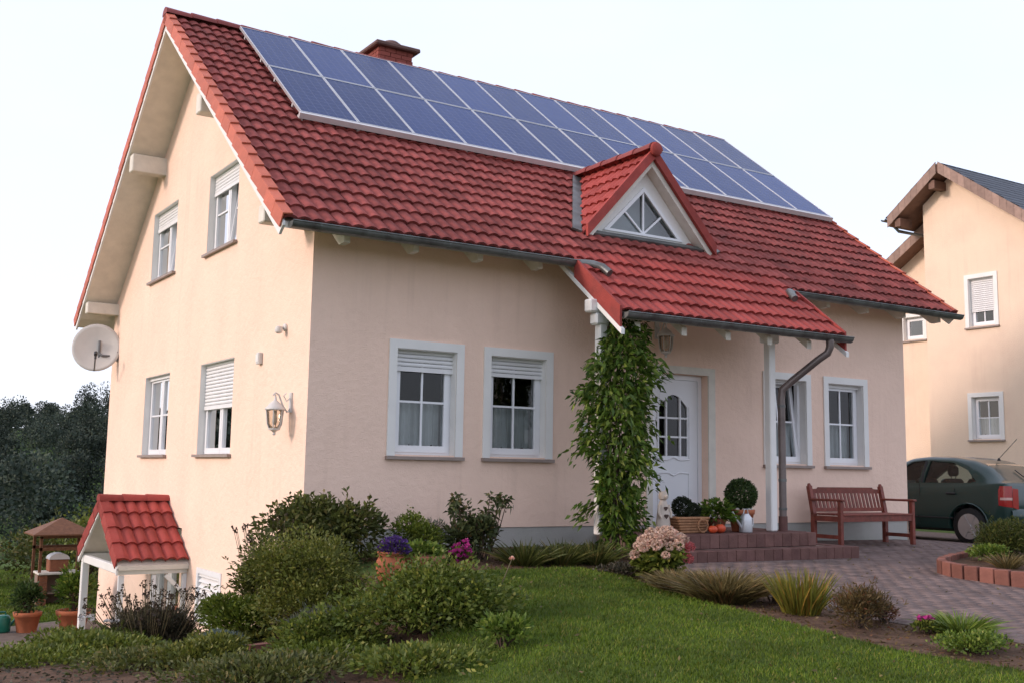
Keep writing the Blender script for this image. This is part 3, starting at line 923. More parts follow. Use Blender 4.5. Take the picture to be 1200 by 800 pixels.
# gutters and downpipe
def gutter(x0, x1, yc, zc, r=.068):
    m = MB(); n = 10
    pr = [(yc + r * math.cos(math.pi + math.pi * k / n), zc + r * math.sin(math.pi + math.pi * k / n)) for k in range(n + 1)]
    pr2 = [(yc + (r - .006) * math.cos(math.pi + math.pi * k / n), zc + .001 + (r - .006) * math.sin(math.pi + math.pi * k / n)) for k in range(n + 1)]
    full = pr + pr2[::-1]; k = len(full)
    m.add([(x0, y, z) for y, z in full] + [(x1, y, z) for y, z in full], [(i, (i + 1) % k, k + (i + 1) % k, k + i) for i in range(k)], True)
    for xx in (x0, x1 - .004):
        m.add([(xx, y, z) for y, z in pr] + [(xx + .004, y, z) for y, z in pr], [tuple(range(n + 1)), tuple(range(n + 1, 2 * n + 2))])
    m.tube([(x0, yc - r, zc), (x1, yc - r, zc)], .009, 6)
    g = m.build('gutter', 'zinc', H)
    x = x0 + .3
    while x < x1 - .1:
        b = MB()
        pb = [(yc + (r + .003) * math.cos(math.pi + math.pi * k / 8), zc + (r + .003) * math.sin(math.pi + math.pi * k / 8)) for k in range(9)]
        for i in range(8):
            b.add([(x, *pb[i]), (x + .028, *pb[i]), (x + .028, *pb[i + 1]), (x, *pb[i + 1])], [(0, 1, 2, 3)])
        b.build('gutter_bracket', 'zinc', g, recalc=False); x += .76
    return g
gzc = rz_(EY) - .03
g1 = gutter(-.50, 3.12, EY - .045, gzc)
g2 = gutter(6.66, 10.42, EY - .045, gzc)
czc = rz_(CEY) - .03
g3 = gutter(3.10, 6.80, CEY - .045, czc)
for g, xs, dirx in ((g1, 3.10, 1), (g2, 6.70, -1)):
    m = MB(); y = EY - .06
    m.tube([(xs - dirx * .02, y, gzc - .03), (xs + dirx * .06, y - .05, gzc - .03), (xs + dirx * .15, y - .10, gzc - .035), (xs + dirx * .22, y - .20, rz_(y - .20, .075)), (xs + dirx * .25, y - .30, rz_(y - .30, .07))], [.052, .052, .05, .048, .048], 12)
    m.build('spout', 'zinc', g)
m = MB(); px_, py_ = 6.02, -1.0
m.tube([(6.42, CEY - .045, czc - .05), (6.42, CEY - .045, czc - .14), (6.40, CEY - .02, czc - .22), (6.32, CEY + .06, czc - .30), (6.14, py_ - .12, 2.06), (6.06, py_ - .03, 1.95), (px_ + .03, py_ - .02, 1.82), (px_ + .03, py_ - .02, .34)],
       [.052, .05, .048, .047, .047, .047, .047, .047], 14)
dp = m.build('downpipe', 'copper_pipe', H)
m = MB(); m.tube([(px_ + .03, py_ - .02, .345), (px_ + .03, py_ - .02, .16)], .056, 14); m.build('pipe_foot', 'clinker', dp)
for z in (.42, .78, 1.72):
    m = MB(); m.tube([(px_ + .03, py_ - .02, z), (px_ + .03, py_ - .02, z + .035)], .053, 14); m.build('pipe_clamp', 'zinc', dp)

# porch posts and beam under the canopy
PB = .16
for k, (x, y) in enumerate(((3.16, -1.0), (5.87, -1.0))):
    m = MB(); zt = rz_(y, -.14) - .17
    m.bbox(x - .055, x + .055, y - .055, y + .055, PB, zt, .012)
    m.build('porch_post', 'white_paint', H)
    m = MB(); m.bbox(x - .12, x + .12, y - .07, y + .07, zt - .14, zt - .002, .02); m.build('post_capital', 'white_paint', H)
m = MB(); zt = rz_(-1.0, -.14)
m.bbox(2.96, 6.55, -1.065, -.935, zt - .168, zt - .02, .014); m.build('porch_beam', 'white_paint', H)
for x in (3.4, 4.1, 4.8, 5.5, 6.2):
    m = MB(); y0, y1 = CEY + .10, -.02
    pr = [(y0, rz_(y0, -.141)), (y1, rz_(y1, -.141)), (y1, rz_(y1, -.22)), (y0, rz_(y0, -.22))]
    m.prism([(x - .04, y, z) for y, z in pr], (.08, 0, 0)); m.build('rafter_tail', 'timber_white', H)

# ------------------------------------------------------------------ dormer
WY = .20
td, cd_, sd_ = math.tan(dsl), math.cos(dsl), math.sin(dsl)
def dz_(x, off=0.0): return DZ - abs(x - DX) * td + off / cd_
m = MB()
for s in (-1, 1):
    xe = DX + s * DHW * 1.04
    pr = [(DX, DZ - .05 / cd_), (xe, dz_(xe, -.05)), (xe, dz_(xe, -.12)), (DX, DZ - .12 / cd_)]
    m.prism([(x, DYF + .03, z) for x, z in pr], (0, 1.85, 0))
DM = m.build('dormer', 'timber_white', H); DM['label'] = 'small gabled dormer with triangular window above the porch canopy'
oa, ol, orr = (DX, DZ - .125 / cd_), (DX - .93, DZ - .125 / cd_ - .93 * td), (DX + .93, DZ - .125 / cd_ - .93 * td)
wa, wl, wr = (DX - .01, 4.63), (DX - .63, 4.02), (DX + .61, 4.02)
m = MB()
def ringtri(m, A, B, y0, y1):
    n = len(A)
    vs = [(x, y0, z) for x, z in A] + [(x, y0, z) for x, z in B] + [(x, y1, z) for x, z in A] + [(x, y1, z) for x, z in B]
    fs = []
    for i in range(n):
        j = (i + 1) % n
        fs += [(i, j, n + j, n + i), (2 * n + i, 3 * n + i, 3 * n + j, 2 * n + j), (n + i, n + j, 3 * n + j, 3 * n + i), (i, 2 * n + i, 2 * n + j, j)]
    m.add(vs, fs)
ringtri(m, [oa, ol, orr], [wa, wl, wr], WY, WY + .08)
m.build('gable_board', 'white_paint', DM)
def shrink(P, f):
    cx = sum(p[0] for p in P) / 3; cz = sum(p[1] for p in P) / 3
    return [(cx + (p[0] - cx) * f, cz + (p[1] - cz) * f) for p in P]
m = MB(); W3 = [wa, wl, wr]
ringtri(m, shrink(W3, 1.10), shrink(W3, .94), WY - .02, WY - .001)
cb = (DX - .01, 4.03)
m.beam((cb[0], WY + .01, cb[1] - .02), (cb[0], WY + .01, wa[1]), .028, .02, (0, 1, 0))
m.beam((cb[0], WY + .012, cb[1]), ((wa[0] + wl[0]) / 2 - .03, WY + .012, (wa[1] + wl[1]) / 2 + .0), .026, .02, (0, 1, 0))
m.beam((cb[0], WY + .012, cb[1]), ((wa[0] + wr[0]) / 2 + .03, WY + .012, (wa[1] + wr[1]) / 2 + .0), .026, .02, (0, 1, 0))
m.build('window_frame', 'white_pvc', DM)
ml, mr_ = ((wa[0] + wl[0]) / 2, (wa[1] + wl[1]) / 2), ((wa[0] + wr[0]) / 2, (wa[1] + wr[1]) / 2)
for P in ([wl, cb, ml], [ml, cb, wa], [wa, cb, mr_], [mr_, cb, wr]):
    q = MB(); q.add([(x, WY + .03, z) for x, z in P], [(0, 1, 2)]); q.build('pane', 'glass_sky', DM, recalc=False)
m = MB(); m.add([(DX - .75, WY + .30, 3.98), (DX + .75, WY + .30, 3.98), (DX, WY + .30, 4.80)], [(0, 1, 2)]); m.build('pane_backing', 'curtain', DM, recalc=False)  # added grey backing, pale where the panes mirror the sky
m = MB(); m.beam((DX - 1.12, .10, rz_(.10, .035)), (DX + 1.18, .10, rz_(.10, .035)), .10, .03, (0, -T, 1)); m.build('apron_flashing', 'zinc', DM)
# valley flashing
for s in (-1, 1):
    def vy(x): return (dz_(x) - RZ + T * RY) / T
    xa, xb = DX + s * .02, DX + s * (DHW + .06)
    pA = Vector((xa, vy(xa), dz_(xa))); pB = Vector((xb, vy(xb), dz_(xb)))
    m = MB(); nrm = Vector((0, -ST, CT))
    m.beam(pA + nrm * .045 + Vector((s * .07, 0, 0)), pB + nrm * .045 + Vector((s * .07, 0, 0)), .13, .03, nrm)
    m.build('valley_flashing', 'zinc', DM)
dn = 6
dlen = DHW / cd_
dco = dlen / dn
DT, _, _, _ = tile_mesh('roof_tile', .297, dco + .05); DT.materials.append(MT['tile_new'])
for s in (-1, 1):
    for r in range(dn + 1):
        for c in range(6):
            u0 = (r - 1) * dco + (0.06)        # up from the base
            xx = DX + s * (DHW - u0 * cd_); zz = DB + u0 * sd_
            yb = DYF + .03 + c * .30
            if rz_(yb + .02) > zz + .30: continue
            if s < 0: lc, e = (xx, yb + .30, zz), Matrix(((0, cd_, -sd_), (-1, 0, 0), (0, sd_, cd_)))
            else: lc, e = (xx, yb, zz), Matrix(((0, -cd_, sd_), (1, 0, 0), (0, sd_, cd_)))
            link('roof_tile', DT, None, DM, lc, e.to_euler())
for s in (-1, 1):
    m = MB()
    xe = DX + s * (DHW + .02)
    pr = [(DX + s * .0, DZ + .085), (xe, dz_(xe, .055)), (xe, dz_(xe, -.055)), (DX, DZ - .082)]
    m.prism([(x, DYF - .03, z) for x, z in pr], (0, .05, 0)); m.build('verge_board', 'tile_new', DM)
for i in range(5):
    link('ridge_tile', RTm, None, DM, (DX, DYF - .05 + i * .36, DZ + .04), (0, 0, math.pi / 2))
m = MB(); m.lathe([(.095, 0), (.10, .02), (.085, .05)], (0, 0, 0), 14); m.build('ridge_end', 'tile_new', DM, (DX, DYF - .035, DZ + .045), (math.pi / 2, 0, 0))

# ------------------------------------------------------------------ chimney
cx0, cx1, cy0, cy1, ct = 2.98, 3.60, 4.86, 5.48, 7.78
m = MB(); m.box(cx0 + .012, cx1 - .012, cy0 + .012, cy1 - .012, 6.3, ct)
CH = m.build('chimney', 'mortar', H); CH['label'] = 'red chimney with dark cap rising behind the ridge'
bh, bwid = .074, .20
z = 6.75; row = 0
def brick_face(p0, dr_, ln, out, z, off):
    a = -off
    while a < ln - .005:
        b0, b1 = max(a, 0), min(a + bwid, ln)
        if b1 - b0 > .03:
            m = MB(); P = Vector(p0)
            q0 = P + Vector(dr_) * (b0 + .004); q1 = P + Vector(dr_) * (b1 - .004); o = Vector(out)
            vs = []
            for zz in (z, z + bh - .008):
                vs += [q0 - o * .01 + Vector((0, 0, zz)), q1 - o * .01 + Vector((0, 0, zz)), q1 + o * .013 + Vector((0, 0, zz)), q0 + o * .013 + Vector((0, 0, zz))]
            m.add(vs, [(0, 3, 2, 1), (4, 5, 6, 7), (0, 1, 5, 4), (1, 2, 6, 5), (2, 3, 7, 6), (3, 0, 4, 7)])
            m.build('brick', 'chimney', CH)
        a += bwid + .002
while z < ct - .05:
    off = .1 if row % 2 else 0
    brick_face((cx0, cy0, 0), (1, 0, 0), cx1 - cx0, (0, -1, 0), z, off)
    brick_face((cx0, cy0, 0), (0, 1, 0), cy1 - cy0, (-1, 0, 0), z, .1 - off)
    z += bh; row += 1
m = MB(); m.bbox(cx0 - .10, cx1 + .10, cy0 - .10, cy1 + .10, ct + .001, ct + .075, .018); m.build('cap', 'capstone', CH)
m = MB(); m.lathe([(.19, 0), (.20, .05), (.18, .11), (.12, .16), (.04, .185)], ((cx0 + cx1) / 2 + .04, (cy0 + cy1) / 2, ct + .076), 14, 1.0, 1.1); m.build('cowl', 'capstone', CH)

# ------------------------------------------------------------------ side porch over the basement door
SPX, SPY, SPZ, SPH, SPE = -.95, 5.10, .355, 1.18, -.40
spt = (SPZ - SPE) / SPH; spa = math.atan(spt); spc, sps = math.cos(spa), math.sin(spa)
m = MB()
for s in (-1, 1):
    ye = SPY + s * SPH
    pr = [(SPY, SPZ - .05), (ye, SPE - .05), (ye, SPE - .11), (SPY, SPZ - .115)]
    m.prism([(SPX + .02, y, z) for y, z in pr], (-SPX - .025, 0, 0))
SPo = m.build('side_porch', 'timber_white', H); SPo['label'] = 'little red tiled porch roof over the basement door'
sl4 = SPH / spc / 4
ST_, _, _, _ = tile_mesh('roof_tile', .305, sl4 + .05, 2, .040); ST_.materials.append(MT['tile_new'])
for r in range(4):
    for c in range(3):
        u0 = r * sl4
        x = SPX + .02 + c * .307
        link('roof_tile', ST_, None, SPo, (x, SPY - SPH + u0 * spc, SPE + u0 * sps), (spa, 0, 0))
        link('roof_tile', ST_, None, SPo, (x + .307, SPY + SPH - u0 * spc, SPE + u0 * sps), (spa, 0, math.pi))
SV = verge_mesh('verge_tile', 1, sl4 + .03); SV.materials.append(MT['tile_new'])
SV2 = verge_mesh('verge_tile', -1, sl4 + .03); SV2.materials.append(MT['tile_new'])
for r in range(4):
    u0 = r * sl4
    link('verge_tile', SV, None, SPo, (SPX - .01, SPY - SPH + u0 * spc, SPE + u0 * sps), (spa, 0, 0))
    link('verge_tile', SV2, None, SPo, (SPX - .01, SPY + SPH - u0 * spc, SPE + u0 * sps), (spa, 0, math.pi))
for i in range(3):
    o = link('ridge_tile', RTm.copy(), None, SPo, (SPX - .02 + i * .325, SPY, SPZ + .0), (0, 0, 0)); o.data.materials.clear(); o.data.materials.append(MT['tile_new']); o.scale = (.9, .85, .85)
for s in (-1, 1):
    m = MB(); ye = SPY + s * SPH
    pr = [(SPY, SPZ - .08), (ye, SPE - .08), (ye, SPE - .17), (SPY, SPZ - .17)]
    m.prism([(SPX + .002, y, z) for y, z in pr], (.03, 0, 0)); m.build('barge_board', 'white_paint', SPo)
m = MB(); m.bbox(SPX + .04, -.002, SPY - SPH + .06, SPY - SPH + .15, SPE - .17, SPE - .04, .008); m.build('eaves_beam', 'white_paint', SPo)
m = MB(); m.bbox(SPX + .04, -.002, SPY + SPH - .16, SPY + SPH - .06, SPE - .17, SPE - .04, .008); m.build('eaves_beam', 'white_paint', SPo)
m = MB(); m.bbox(SPX + .05, SPX + .13, SPY - SPH + .151, SPY + SPH - .161, SPE - .17, SPE - .06, .008); m.build('tie_beam', 'white_paint', SPo)
for y in (SPY + SPH - .11,):
    m = MB(); m.bbox(SPX + .04, SPX + .14, y - .05, y + .05, G(SPX, y) - .1, SPE - .171, .008); m.build('post', 'white_paint', SPo)
# glazed screen on the near side of the porch
yv = SPY - SPH + .105; zb_ = G(-.5, yv) + .02
m = MB(lambda x, y, z: (x, yv + y, z)); 
for x0, x1, zz0, zz1 in ((SPX + .06, SPX + .13, zb_, SPE - .18), (-.46, -.41, zb_, SPE - .18), (-.06, -.004, zb_, SPE - .18), (SPX + .13, -.06, zb_, zb_ + .07)):
    m.box(x0, x1, -.025, .025, zz0, zz1)
m.build('screen_frame', 'white_pvc', SPo)
for x0, x1 in ((SPX + .13, -.46), (-.41, -.06)):
    q = MB(); q.add([(x0, yv, zb_ + .07), (x1, yv, zb_ + .07), (x1, yv, SPE - .18), (x0, yv, SPE - .18)], [(0, 1, 2, 3)]); q.build('pane', 'glass', SPo, recalc=False)
m = MB(); m.beam((-.03, SPY - SPH + .03, SPE - .45), (-.30, SPY - SPH + .03, SPE - .19), .05, .05); m.build('brace', 'white_paint', SPo)
# basement door
m = mapped(GABLE); ring(m, PD[0] + .002, PD[1] - .002, PD[2] + .002, PD[3] - .002, .09, -.16, -.09)
bd = m.build('basement_door', 'white_pvc', H)
m = mapped(GABLE); ring(m, PD[0] + .095, PD[0] + .80, PD[2] + .10, PD[3] - .095, .10, -.15, -.095); ring(m, PD[0] + .81, PD[1] - .095, PD[2] + .10, PD[3] - .095, .08, -.15, -.095); m.build('door_leaf', 'white_pvc', bd)
q = mapped(GABLE)
q.add([(PD[0] + .19, -.13, PD[2] + .2), (PD[0] + .70, -.13, PD[2] + .2), (PD[0] + .70, -.13, PD[3] - .19), (PD[0] + .19, -.13, PD[3] - .19)], [(0, 1, 2, 3)]); q.build('pane', 'glass', bd, recalc=False)
q = mapped(GABLE)
q.add([(PD[0] + .88, -.13, PD[2] + .18), (PD[1] - .17, -.13, PD[2] + .18), (PD[1] - .17, -.13, PD[3] - .17), (PD[0] + .88, -.13, PD[3] - .17)], [(0, 1, 2, 3)]); q.build('pane', 'glass', bd, recalc=False)

# ------------------------------------------------------------------ solar panels
def cellmat():
    m, t, b = _new('solar_cells')
    N, L = t.nodes, t.links
    co = N.new('ShaderNodeTexCoord')
    sp = N.new('ShaderNodeSeparateXYZ'); L.new(co.outputs['Object'], sp.inputs[0])
    def line(sock, period, off, wd):
        a = N.new('ShaderNodeMath'); a.operation = 'ADD'; a.inputs[1].default_value = off; L.new(sp.outputs[sock], a.inputs[0])
        p = N.new('ShaderNodeMath'); p.operation = 'PINGPONG'; p.inputs[1].default_value = period / 2; L.new(a.outputs[0], p.inputs[0])
        c = N.new('ShaderNodeMath'); c.operation = 'LESS_THAN'; c.inputs[1].default_value = wd; L.new(p.outputs[0], c.inputs[0])
        return c.outputs[0]
    l1 = line(0, .1285, -.022, .0026); l2 = line(1, .1330, -.024, .0026)
    l3 = line(0, .1285 / 2, -.022 - .032, .0007)
    mxm = N.new('ShaderNodeMath'); mxm.operation = 'MAXIMUM'; L.new(l1, mxm.inputs[0]); L.new(l2, mxm.inputs[1])
    vo = N.new('ShaderNodeTexVoronoi'); vo.inputs['Scale'].default_value = 55; L.new(co.outputs['Object'], vo.inputs['Vector'])
    oi = N.new('ShaderNodeObjectInfo')
    m1 = N.new('ShaderNodeMixRGB'); m1.inputs[1].default_value = (.010, .034, .132, 1); m1.inputs[2].default_value = (.019, .052, .190, 1)
    L.new(vo.outputs['Color'], m1.inputs[0])
    mr = N.new('ShaderNodeMapRange'); mr.inputs[3].default_value = .76; mr.inputs[4].default_value = 1.18; L.new(oi.outputs['Random'], mr.inputs[0])
    vm = N.new('ShaderNodeVectorMath'); vm.operation = 'SCALE'; L.new(m1.outputs[0], vm.inputs[0]); L.new(mr.outputs[0], vm.inputs['Scale'])
    m2 = N.new('ShaderNodeMixRGB'); m2.inputs[2].default_value = (.10, .125, .25, 1); L.new(mxm.outputs[0], m2.inputs[0]); L.new(vm.outputs[0], m2.inputs[1])
    m3 = N.new('ShaderNodeMixRGB'); m3.inputs[2].default_value = (.10, .12, .22, 1); L.new(l3, m3.inputs[0]); L.new(m2.outputs[0], m3.inputs[1])
    L.new(m2.outputs[0], b.inputs['Base Color'])
    nzz = N.new('ShaderNodeTexNoise'); nzz.inputs['Scale'].default_value = 3; L.new(co.outputs['Object'], nzz.inputs['Vector'])
    rr = N.new('ShaderNodeMapRange'); rr.inputs[3].default_value = .12; rr.inputs[4].default_value = .30; L.new(nzz.outputs['Fac'], rr.inputs[0]); L.new(rr.outputs[0], b.inputs['Roughness'])
    b.inputs['Specular IOR Level'].default_value = .06
    MT['cells'] = m
cellmat()
PWD, PLN, PX0 = .815, 1.640, .465
m = MB()
fwd = .016
for x0, x1, y0, y1 in ((0, fwd, 0, PLN), (PWD - .008 - fwd, PWD - .008, 0, PLN), (fwd, PWD - .008 - fwd, 0, fwd), (fwd, PWD - .008 - fwd, PLN - fwd, PLN)):
    m.box(x0, x1, y0, y1, 0, .040)
PFm = m.mesh('frame'); PFm.materials.append(MT['alu'])
m = MB(); m.box(fwd, PWD - .008 - fwd, fwd, PLN - fwd, .006, .034)
PCm = m.mesh('cell_sheet'); PCm.materials.append(MT['cells'])
ORD = ['first', 'second', 'third', 'fourth', 'fifth', 'sixth', 'seventh', 'eighth', 'ninth', 'tenth', 'eleventh', 'last']
s_bot = (1.845 - EY) / CT
for row in range(2):
    for c in range(12):
        s0 = s_bot + row * (PLN + .022)
        y, z = sl(s0, .095)
        t = thing('solar_panel', '%s blue solar panel from the sunlit gable end, %s row' % (ORD[c], 'upper' if row else 'lower'), 'solar panel', (PX0 + c * PWD, y, z), 0, 'solar panels on the red roof')
        t.rotation_euler = (TH + jr.uniform(-.002, .002), jr.uniform(-.0015, .0015), 0)
        link('frame', PFm, None, t); link('cell_sheet', PCm, None, t)
m = MB(); y, z = sl(s_bot - .035, .060)
y2, z2 = sl(s_bot - .035, .130)
m.beam((PX0 - .02, (y + y2) / 2, (z + z2) / 2), (PX0 + 12 * PWD + .015, (y + y2) / 2, (z + z2) / 2), .05, .075, (0, -ST, CT))
t = thing('mounting_rail', 'long aluminium mounting rail below the lower row of solar panels', 'rail', (0, 0, 0))
m.build('rail_bar', 'rail', t)
for c in range(13):
    m = MB(); y, z = sl(s_bot - .045, .03); y1_, z1_ = sl(s_bot + .06, .03)
    x = PX0 + c * PWD + (-.0 if c else .02)
    m.beam((x, y, z), (x, y1_, z1_), .045, .06, (0, -ST, CT)); m.build('roof_hook', 'rail', t)
m = MB()
for s0 in (s_bot + .35, s_bot + 1.25, s_bot + 2.0, s_bot + 2.95):
    y, z = sl(s0, .072); m.beam((PX0, y, z), (PX0 + 12 * PWD, y, z), .04, .042, (0, -ST, CT))
m.build('support_rail', 'rail', t)

# ------------------------------------------------------------------ things on the gable wall
t = thing('satellite_dish', 'pale satellite dish mounted near the far edge of the sunlit gable', 'satellite dish', (-.36, 8.80, 2.86))
nd = Vector((-.30, -.93, .20)).normalized()
u_, v_ = frame_of(nd)
vs, fs = [], []
nr2, ns2, RD = 7, 32, .40
for face in (0, 1):
    for i in range(nr2 + 1):
        r = RD * i / nr2
        for k in range(ns2):
            a = 2 * math.pi * k / ns2
            vs.append(u_ * (r * math.cos(a)) + v_ * (r * math.sin(a) * 1.06) + nd * (.42 * r * r - .07 - (.012 if face else 0)))
    b = face * (nr2 + 1) * ns2
    for i in range(nr2):
        for k in range(ns2):
            q = (b + i * ns2 + k, b + i * ns2 + (k + 1) % ns2, b + (i + 1) * ns2 + (k + 1) % ns2, b + (i + 1) * ns2 + k)
            fs.append(q if not face else q[::-1])
b1_, b2_ = nr2 * ns2, (nr2 + 1) * ns2 + nr2 * ns2
for k in range(ns2): fs.append((b1_ + k, b1_ + (k + 1) % ns2, b2_ + (k + 1) % ns2, b2_ + k))
m = MB(); m.add(vs, fs, True); m.build('reflector', 'dish', t, recalc=False)
dn_ = v_ if v_.z < 0 else -v_
m = MB(); vd_ = Vector((-.2, -.975, -.06)); m.tube([dn_ * .40 - nd * .02, dn_ * .42 + vd_ * .10, dn_ * .16 + vd_ * .42], .013, 8); m.build('feed_arm', 'grey_metal', t)
m = MB(); m.tube([dn_ * .15 + vd_ * .46, dn_ * .11 + vd_ * .37], [.028, .032], 10); m.tube([dn_ * .22 + vd_ * .43, dn_ * .13 + vd_ * .44], .020, 8); m.build('receiver', 'dark_metal', t)
m = MB(); m.tube([(.355, -.05, -.14), (.1, -.03, -.14), (.06, .02, -.10)], .022, 8); m.tube([(.06, .03, -.28), (.06, .03, .12)], .024, 8); m.box(.33, .358, -.11, .01, -.22, -.06)
m.build('bracket', 'grey_metal', t)

def lantern(name, label, pos, rz, arm=.18):
    t = thing(name, label, 'lantern', pos, rz)      # wall behind at local +x
    m = MB(); m.box(arm - .018, arm - .001, -.035, .035, -.02, .20); m.tube([(arm - .01, 0, .03), (arm * .75, 0, -.02), (arm * .45, 0, .06), (arm * .2, 0, .17), (0, 0, .19), (-.03, 0, .16)], .010, 8)
    m.tube([(arm - .01, 0, .15), (arm * .7, 0, .10), (arm * .5, 0, .16), (arm * .65, 0, .19)], .007, 6)
    m.build('bracket', 'lamp_white', t)
    m = MB(); m.lathe([(.118, .0), (.120, .012), (.09, .04), (.06, .075), (.035, .095), (.018, .105), (.012, .14), (.006, .17)], (0, 0, 0), 6); m.build('cap', 'lamp_white', t)
    m = MB(); m.lathe([(.060, -.20), (.082, -.15), (.096, -.02), (.098, -.002)], (0, 0, 0), 6); m.build('lamp_glass', 'glass_lamp', t)
    m = MB()
    for k in range(6):
        a = 2 * math.pi * k / 6
        m.tube([(.062 * math.cos(a), .062 * math.sin(a), -.20), (.084 * math.cos(a), .084 * math.sin(a), -.15), (.099 * math.cos(a), .099 * math.sin(a), .0)], .006, 5)
    m.lathe([(.012, -.275), (.02, -.26), (.012, -.245), (.035, -.225), (.064, -.215), (.066, -.20)], (0, 0, 0), 12)
    m.build('lamp_frame', 'lamp_white', t)
    m = MB(); m.lathe([(.012, -.16), (.03, -.13), (.026, -.08), (.012, -.05), (.012, -.005)], (0, 0, 0), 10); m.build('bulb', 'stone_white', t)
lantern('wall_lantern', 'ornate white lantern on the sunlit gable wall near the house corner', (-.185, .46, 1.475), 0, .185)
lantern('wall_lantern', 'ornate white lantern under the porch canopy above the front door', (4.83, -.185, 2.62), math.pi / 2, .185)
t = thing('junction_box', 'small white box fixed to the gable wall above the lantern', 'box', (-.001, 1.49, 2.06))
m = MB(); m.bbox(-.05, 0, -.05, .05, 0, .14, .008); m.build('case', 'lamp_white', t)
m = MB(); m.box(-.056, -.0501, -.038, .038, .03, .12); m.build('cover', 'white_paint', t)
t = thing('motion_sensor', 'small round motion sensor high on the gable wall', 'sensor', (-.001, .72, 2.42))
m = MB(); m.lathe([(.045, 0), (.045, .02), (.03, .03)], (0, 0, 0), 14); m.build('base', 'lamp_white', t, (0, 0, 0), (0, -math.pi / 2, 0))
m = MB(); m.tube([(-.03, 0, 0), (-.07, 0, -.02)], .014, 8); m.lathe([(.02, -.045), (.04, -.03), (.046, 0), (.035, .03), (.012, .042)], (-.085, 0, -.03), 12); m.build('head', 'lamp_white', t)
t = thing('doorbell_panel', 'slim pale doorbell panel on the front wall beside the vine', 'doorbell', (3.66, -.001, 1.27))
m = MB(); m.bbox(-.05, .05, -.025, 0, 0, .20, .006); m.build('case', 'lamp_white', t)
m = MB(); m.box(-.022, .022, -.029, -.0251, .03, .06); m.build('button', 'grey_metal', t)
m = MB(); m.box(-.035, .035, -.028, -.0251, .10, .17); m.build('speaker_grille', 'alu', t)

# ------------------------------------------------------------------ entrance steps
ST1 = thing('entrance_steps', 'two brown clinker steps leading up to the front door', 'steps', (3.3, -1.74, G(4.8, -1.74)))
ox, oy, oz = 3.3, -1.74, G(4.8, -1.74)
def lb(m_, x0, x1, y0, y1, z0, z1, b=.005): m_.bbox(x0 - ox, x1 - ox, y0 - oy, y1 - oy, z0 - oz, z1 - oz, b)
m = MB(); lb(m, 3.86, 6.10, -.62, -.003, -.30, .135); lb(m, 3.50, 6.10, -1.18, -.621, -.30, .135); lb(m, 3.36, 6.38, -1.52, -1.179, -.30, -.005); lb(m, 6.101, 6.38, -1.179, -.003, -.30, -.005); m.build('core', 'mortar', ST1)
def brick_at(x0, x1, y0, y1, z0, z1):
    m = MB(); lb(m, x0, x1, y0, y1, z0, z1); m.build('brick', 'clinker', ST1)
bw_ = .148
x = 3.42
while x < 6.10 - .01:       # top edge row
    brick_at(x + .002, min(x + bw_, 6.299) - .002, -1.40 + jr.uniform(-.003, .003), -1.185, .0, .160 + jr.uniform(-.002, .002)); x += bw_
y = -1.18
while y < -.05:
    brick_at(6.105, 6.30, y + .004, min(y + bw_, -.01) - .004, .0, .160); y += bw_
x = 3.36
while x < 6.56:
    brick_at(x + .002, x + bw_ - .002, -1.74 + jr.uniform(-.003, .003), -1.525, -.28, .004 + jr.uniform(-.002, .002)); x += bw_
y = -1.52
while y < -.05:
    brick_at(6.385, 6.58, y + .004, min(y + bw_, -.01) - .004, -.28, .004); y += bw_
nx_, ny_ = 12, 5
for i in range(nx_):
    for j in range(ny_):
        w_, d_ = (6.10 - 3.50) / nx_, 1.17 / ny_
        if i < 2 and j > 1: continue
        m = MB(); lb(m, 3.50 + i * w_ + .004, 3.50 + (i + 1) * w_ - .004, -1.18 + j * d_ + .004, -1.18 + (j + 1) * d_ - .004, .136, .158, .003); m.build('floor_tile', 'clinker', ST1)

# ------------------------------------------------------------------ bench
def bench(label, loc, rz):
    t = thing('garden_bench', label, 'bench', loc, rz)
    Lb, Db = 1.55, .52
    h = Lb / 2
    for s in (-1, 1):
        m = MB(); x = s * (h - .032)
        m.bbox(x - .03, x + .03, -Db, -Db + .06, 0, .60, .006); m.build('front_leg', 'wood_red', t)
        m = MB(); m.beam((x, -.02, 0), (x, -.02, .43), .06, .06, (0, 1, 0)); m.beam((x, -.02, .42), (x, .055, .80), .06, .055, (0, 1, 0)); m.tube([(x, .052, .795), (x, .06, .835)], [.032, .018], 8); m.build('back_post', 'wood_red', t)
        m = MB(); m.bbox(x - .038, x + .038, -Db - .03, .03, .601, .632, .008); m.build('armrest', 'wood_red', t)
        m = MB(); m.box(x - .018, x + .018, -Db + .06, -.05, .33, .40); m.build('side_rail', 'wood_red', t)
        m = MB(); m.box(x - .016, x + .016, -Db + .06, -.05, .10, .15); m.build('stretcher', 'wood_red', t)
    m = MB(); m.box(-h + .06, h - .06, -Db + .01, -Db + .045, .33, .41); m.build('front_rail', 'wood_red', t)
    for i in range(6):
        m = MB(); y = -Db - .005 + i * .082; m.bbox(-h + .065, h - .065, y, y + .07, .411, .433, .004); m.build('seat_slat', 'wood_red', t)
    m = MB()
    m.prism([(-h + .06, .045, .70), (h - .06, .045, .70), (h - .06, .045, .755), (h - .20, .045, .765), (h - .22, .045, .785), (-h + .22, .045, .785), (-h + .20, .045, .765), (-h + .06, .045, .755)], (0, .028, 0)); m.build('top_rail', 'wood_red', t)
    m = MB(); m.beam((-h + .06, 0, .475), (h - .06, 0, .475), .028, .05); m.build('lower_rail', 'wood_red', t)
    n = 18
    for i in range(n):
        x = -h + .09 + (2 * h - .18) * (i + .5) / n
        m = MB(); m.beam((x, .0, .495), (x, .052, .705), .012, .042, (1, 0, 0)); m.build('back_slat', 'wood_red', t)
    return t
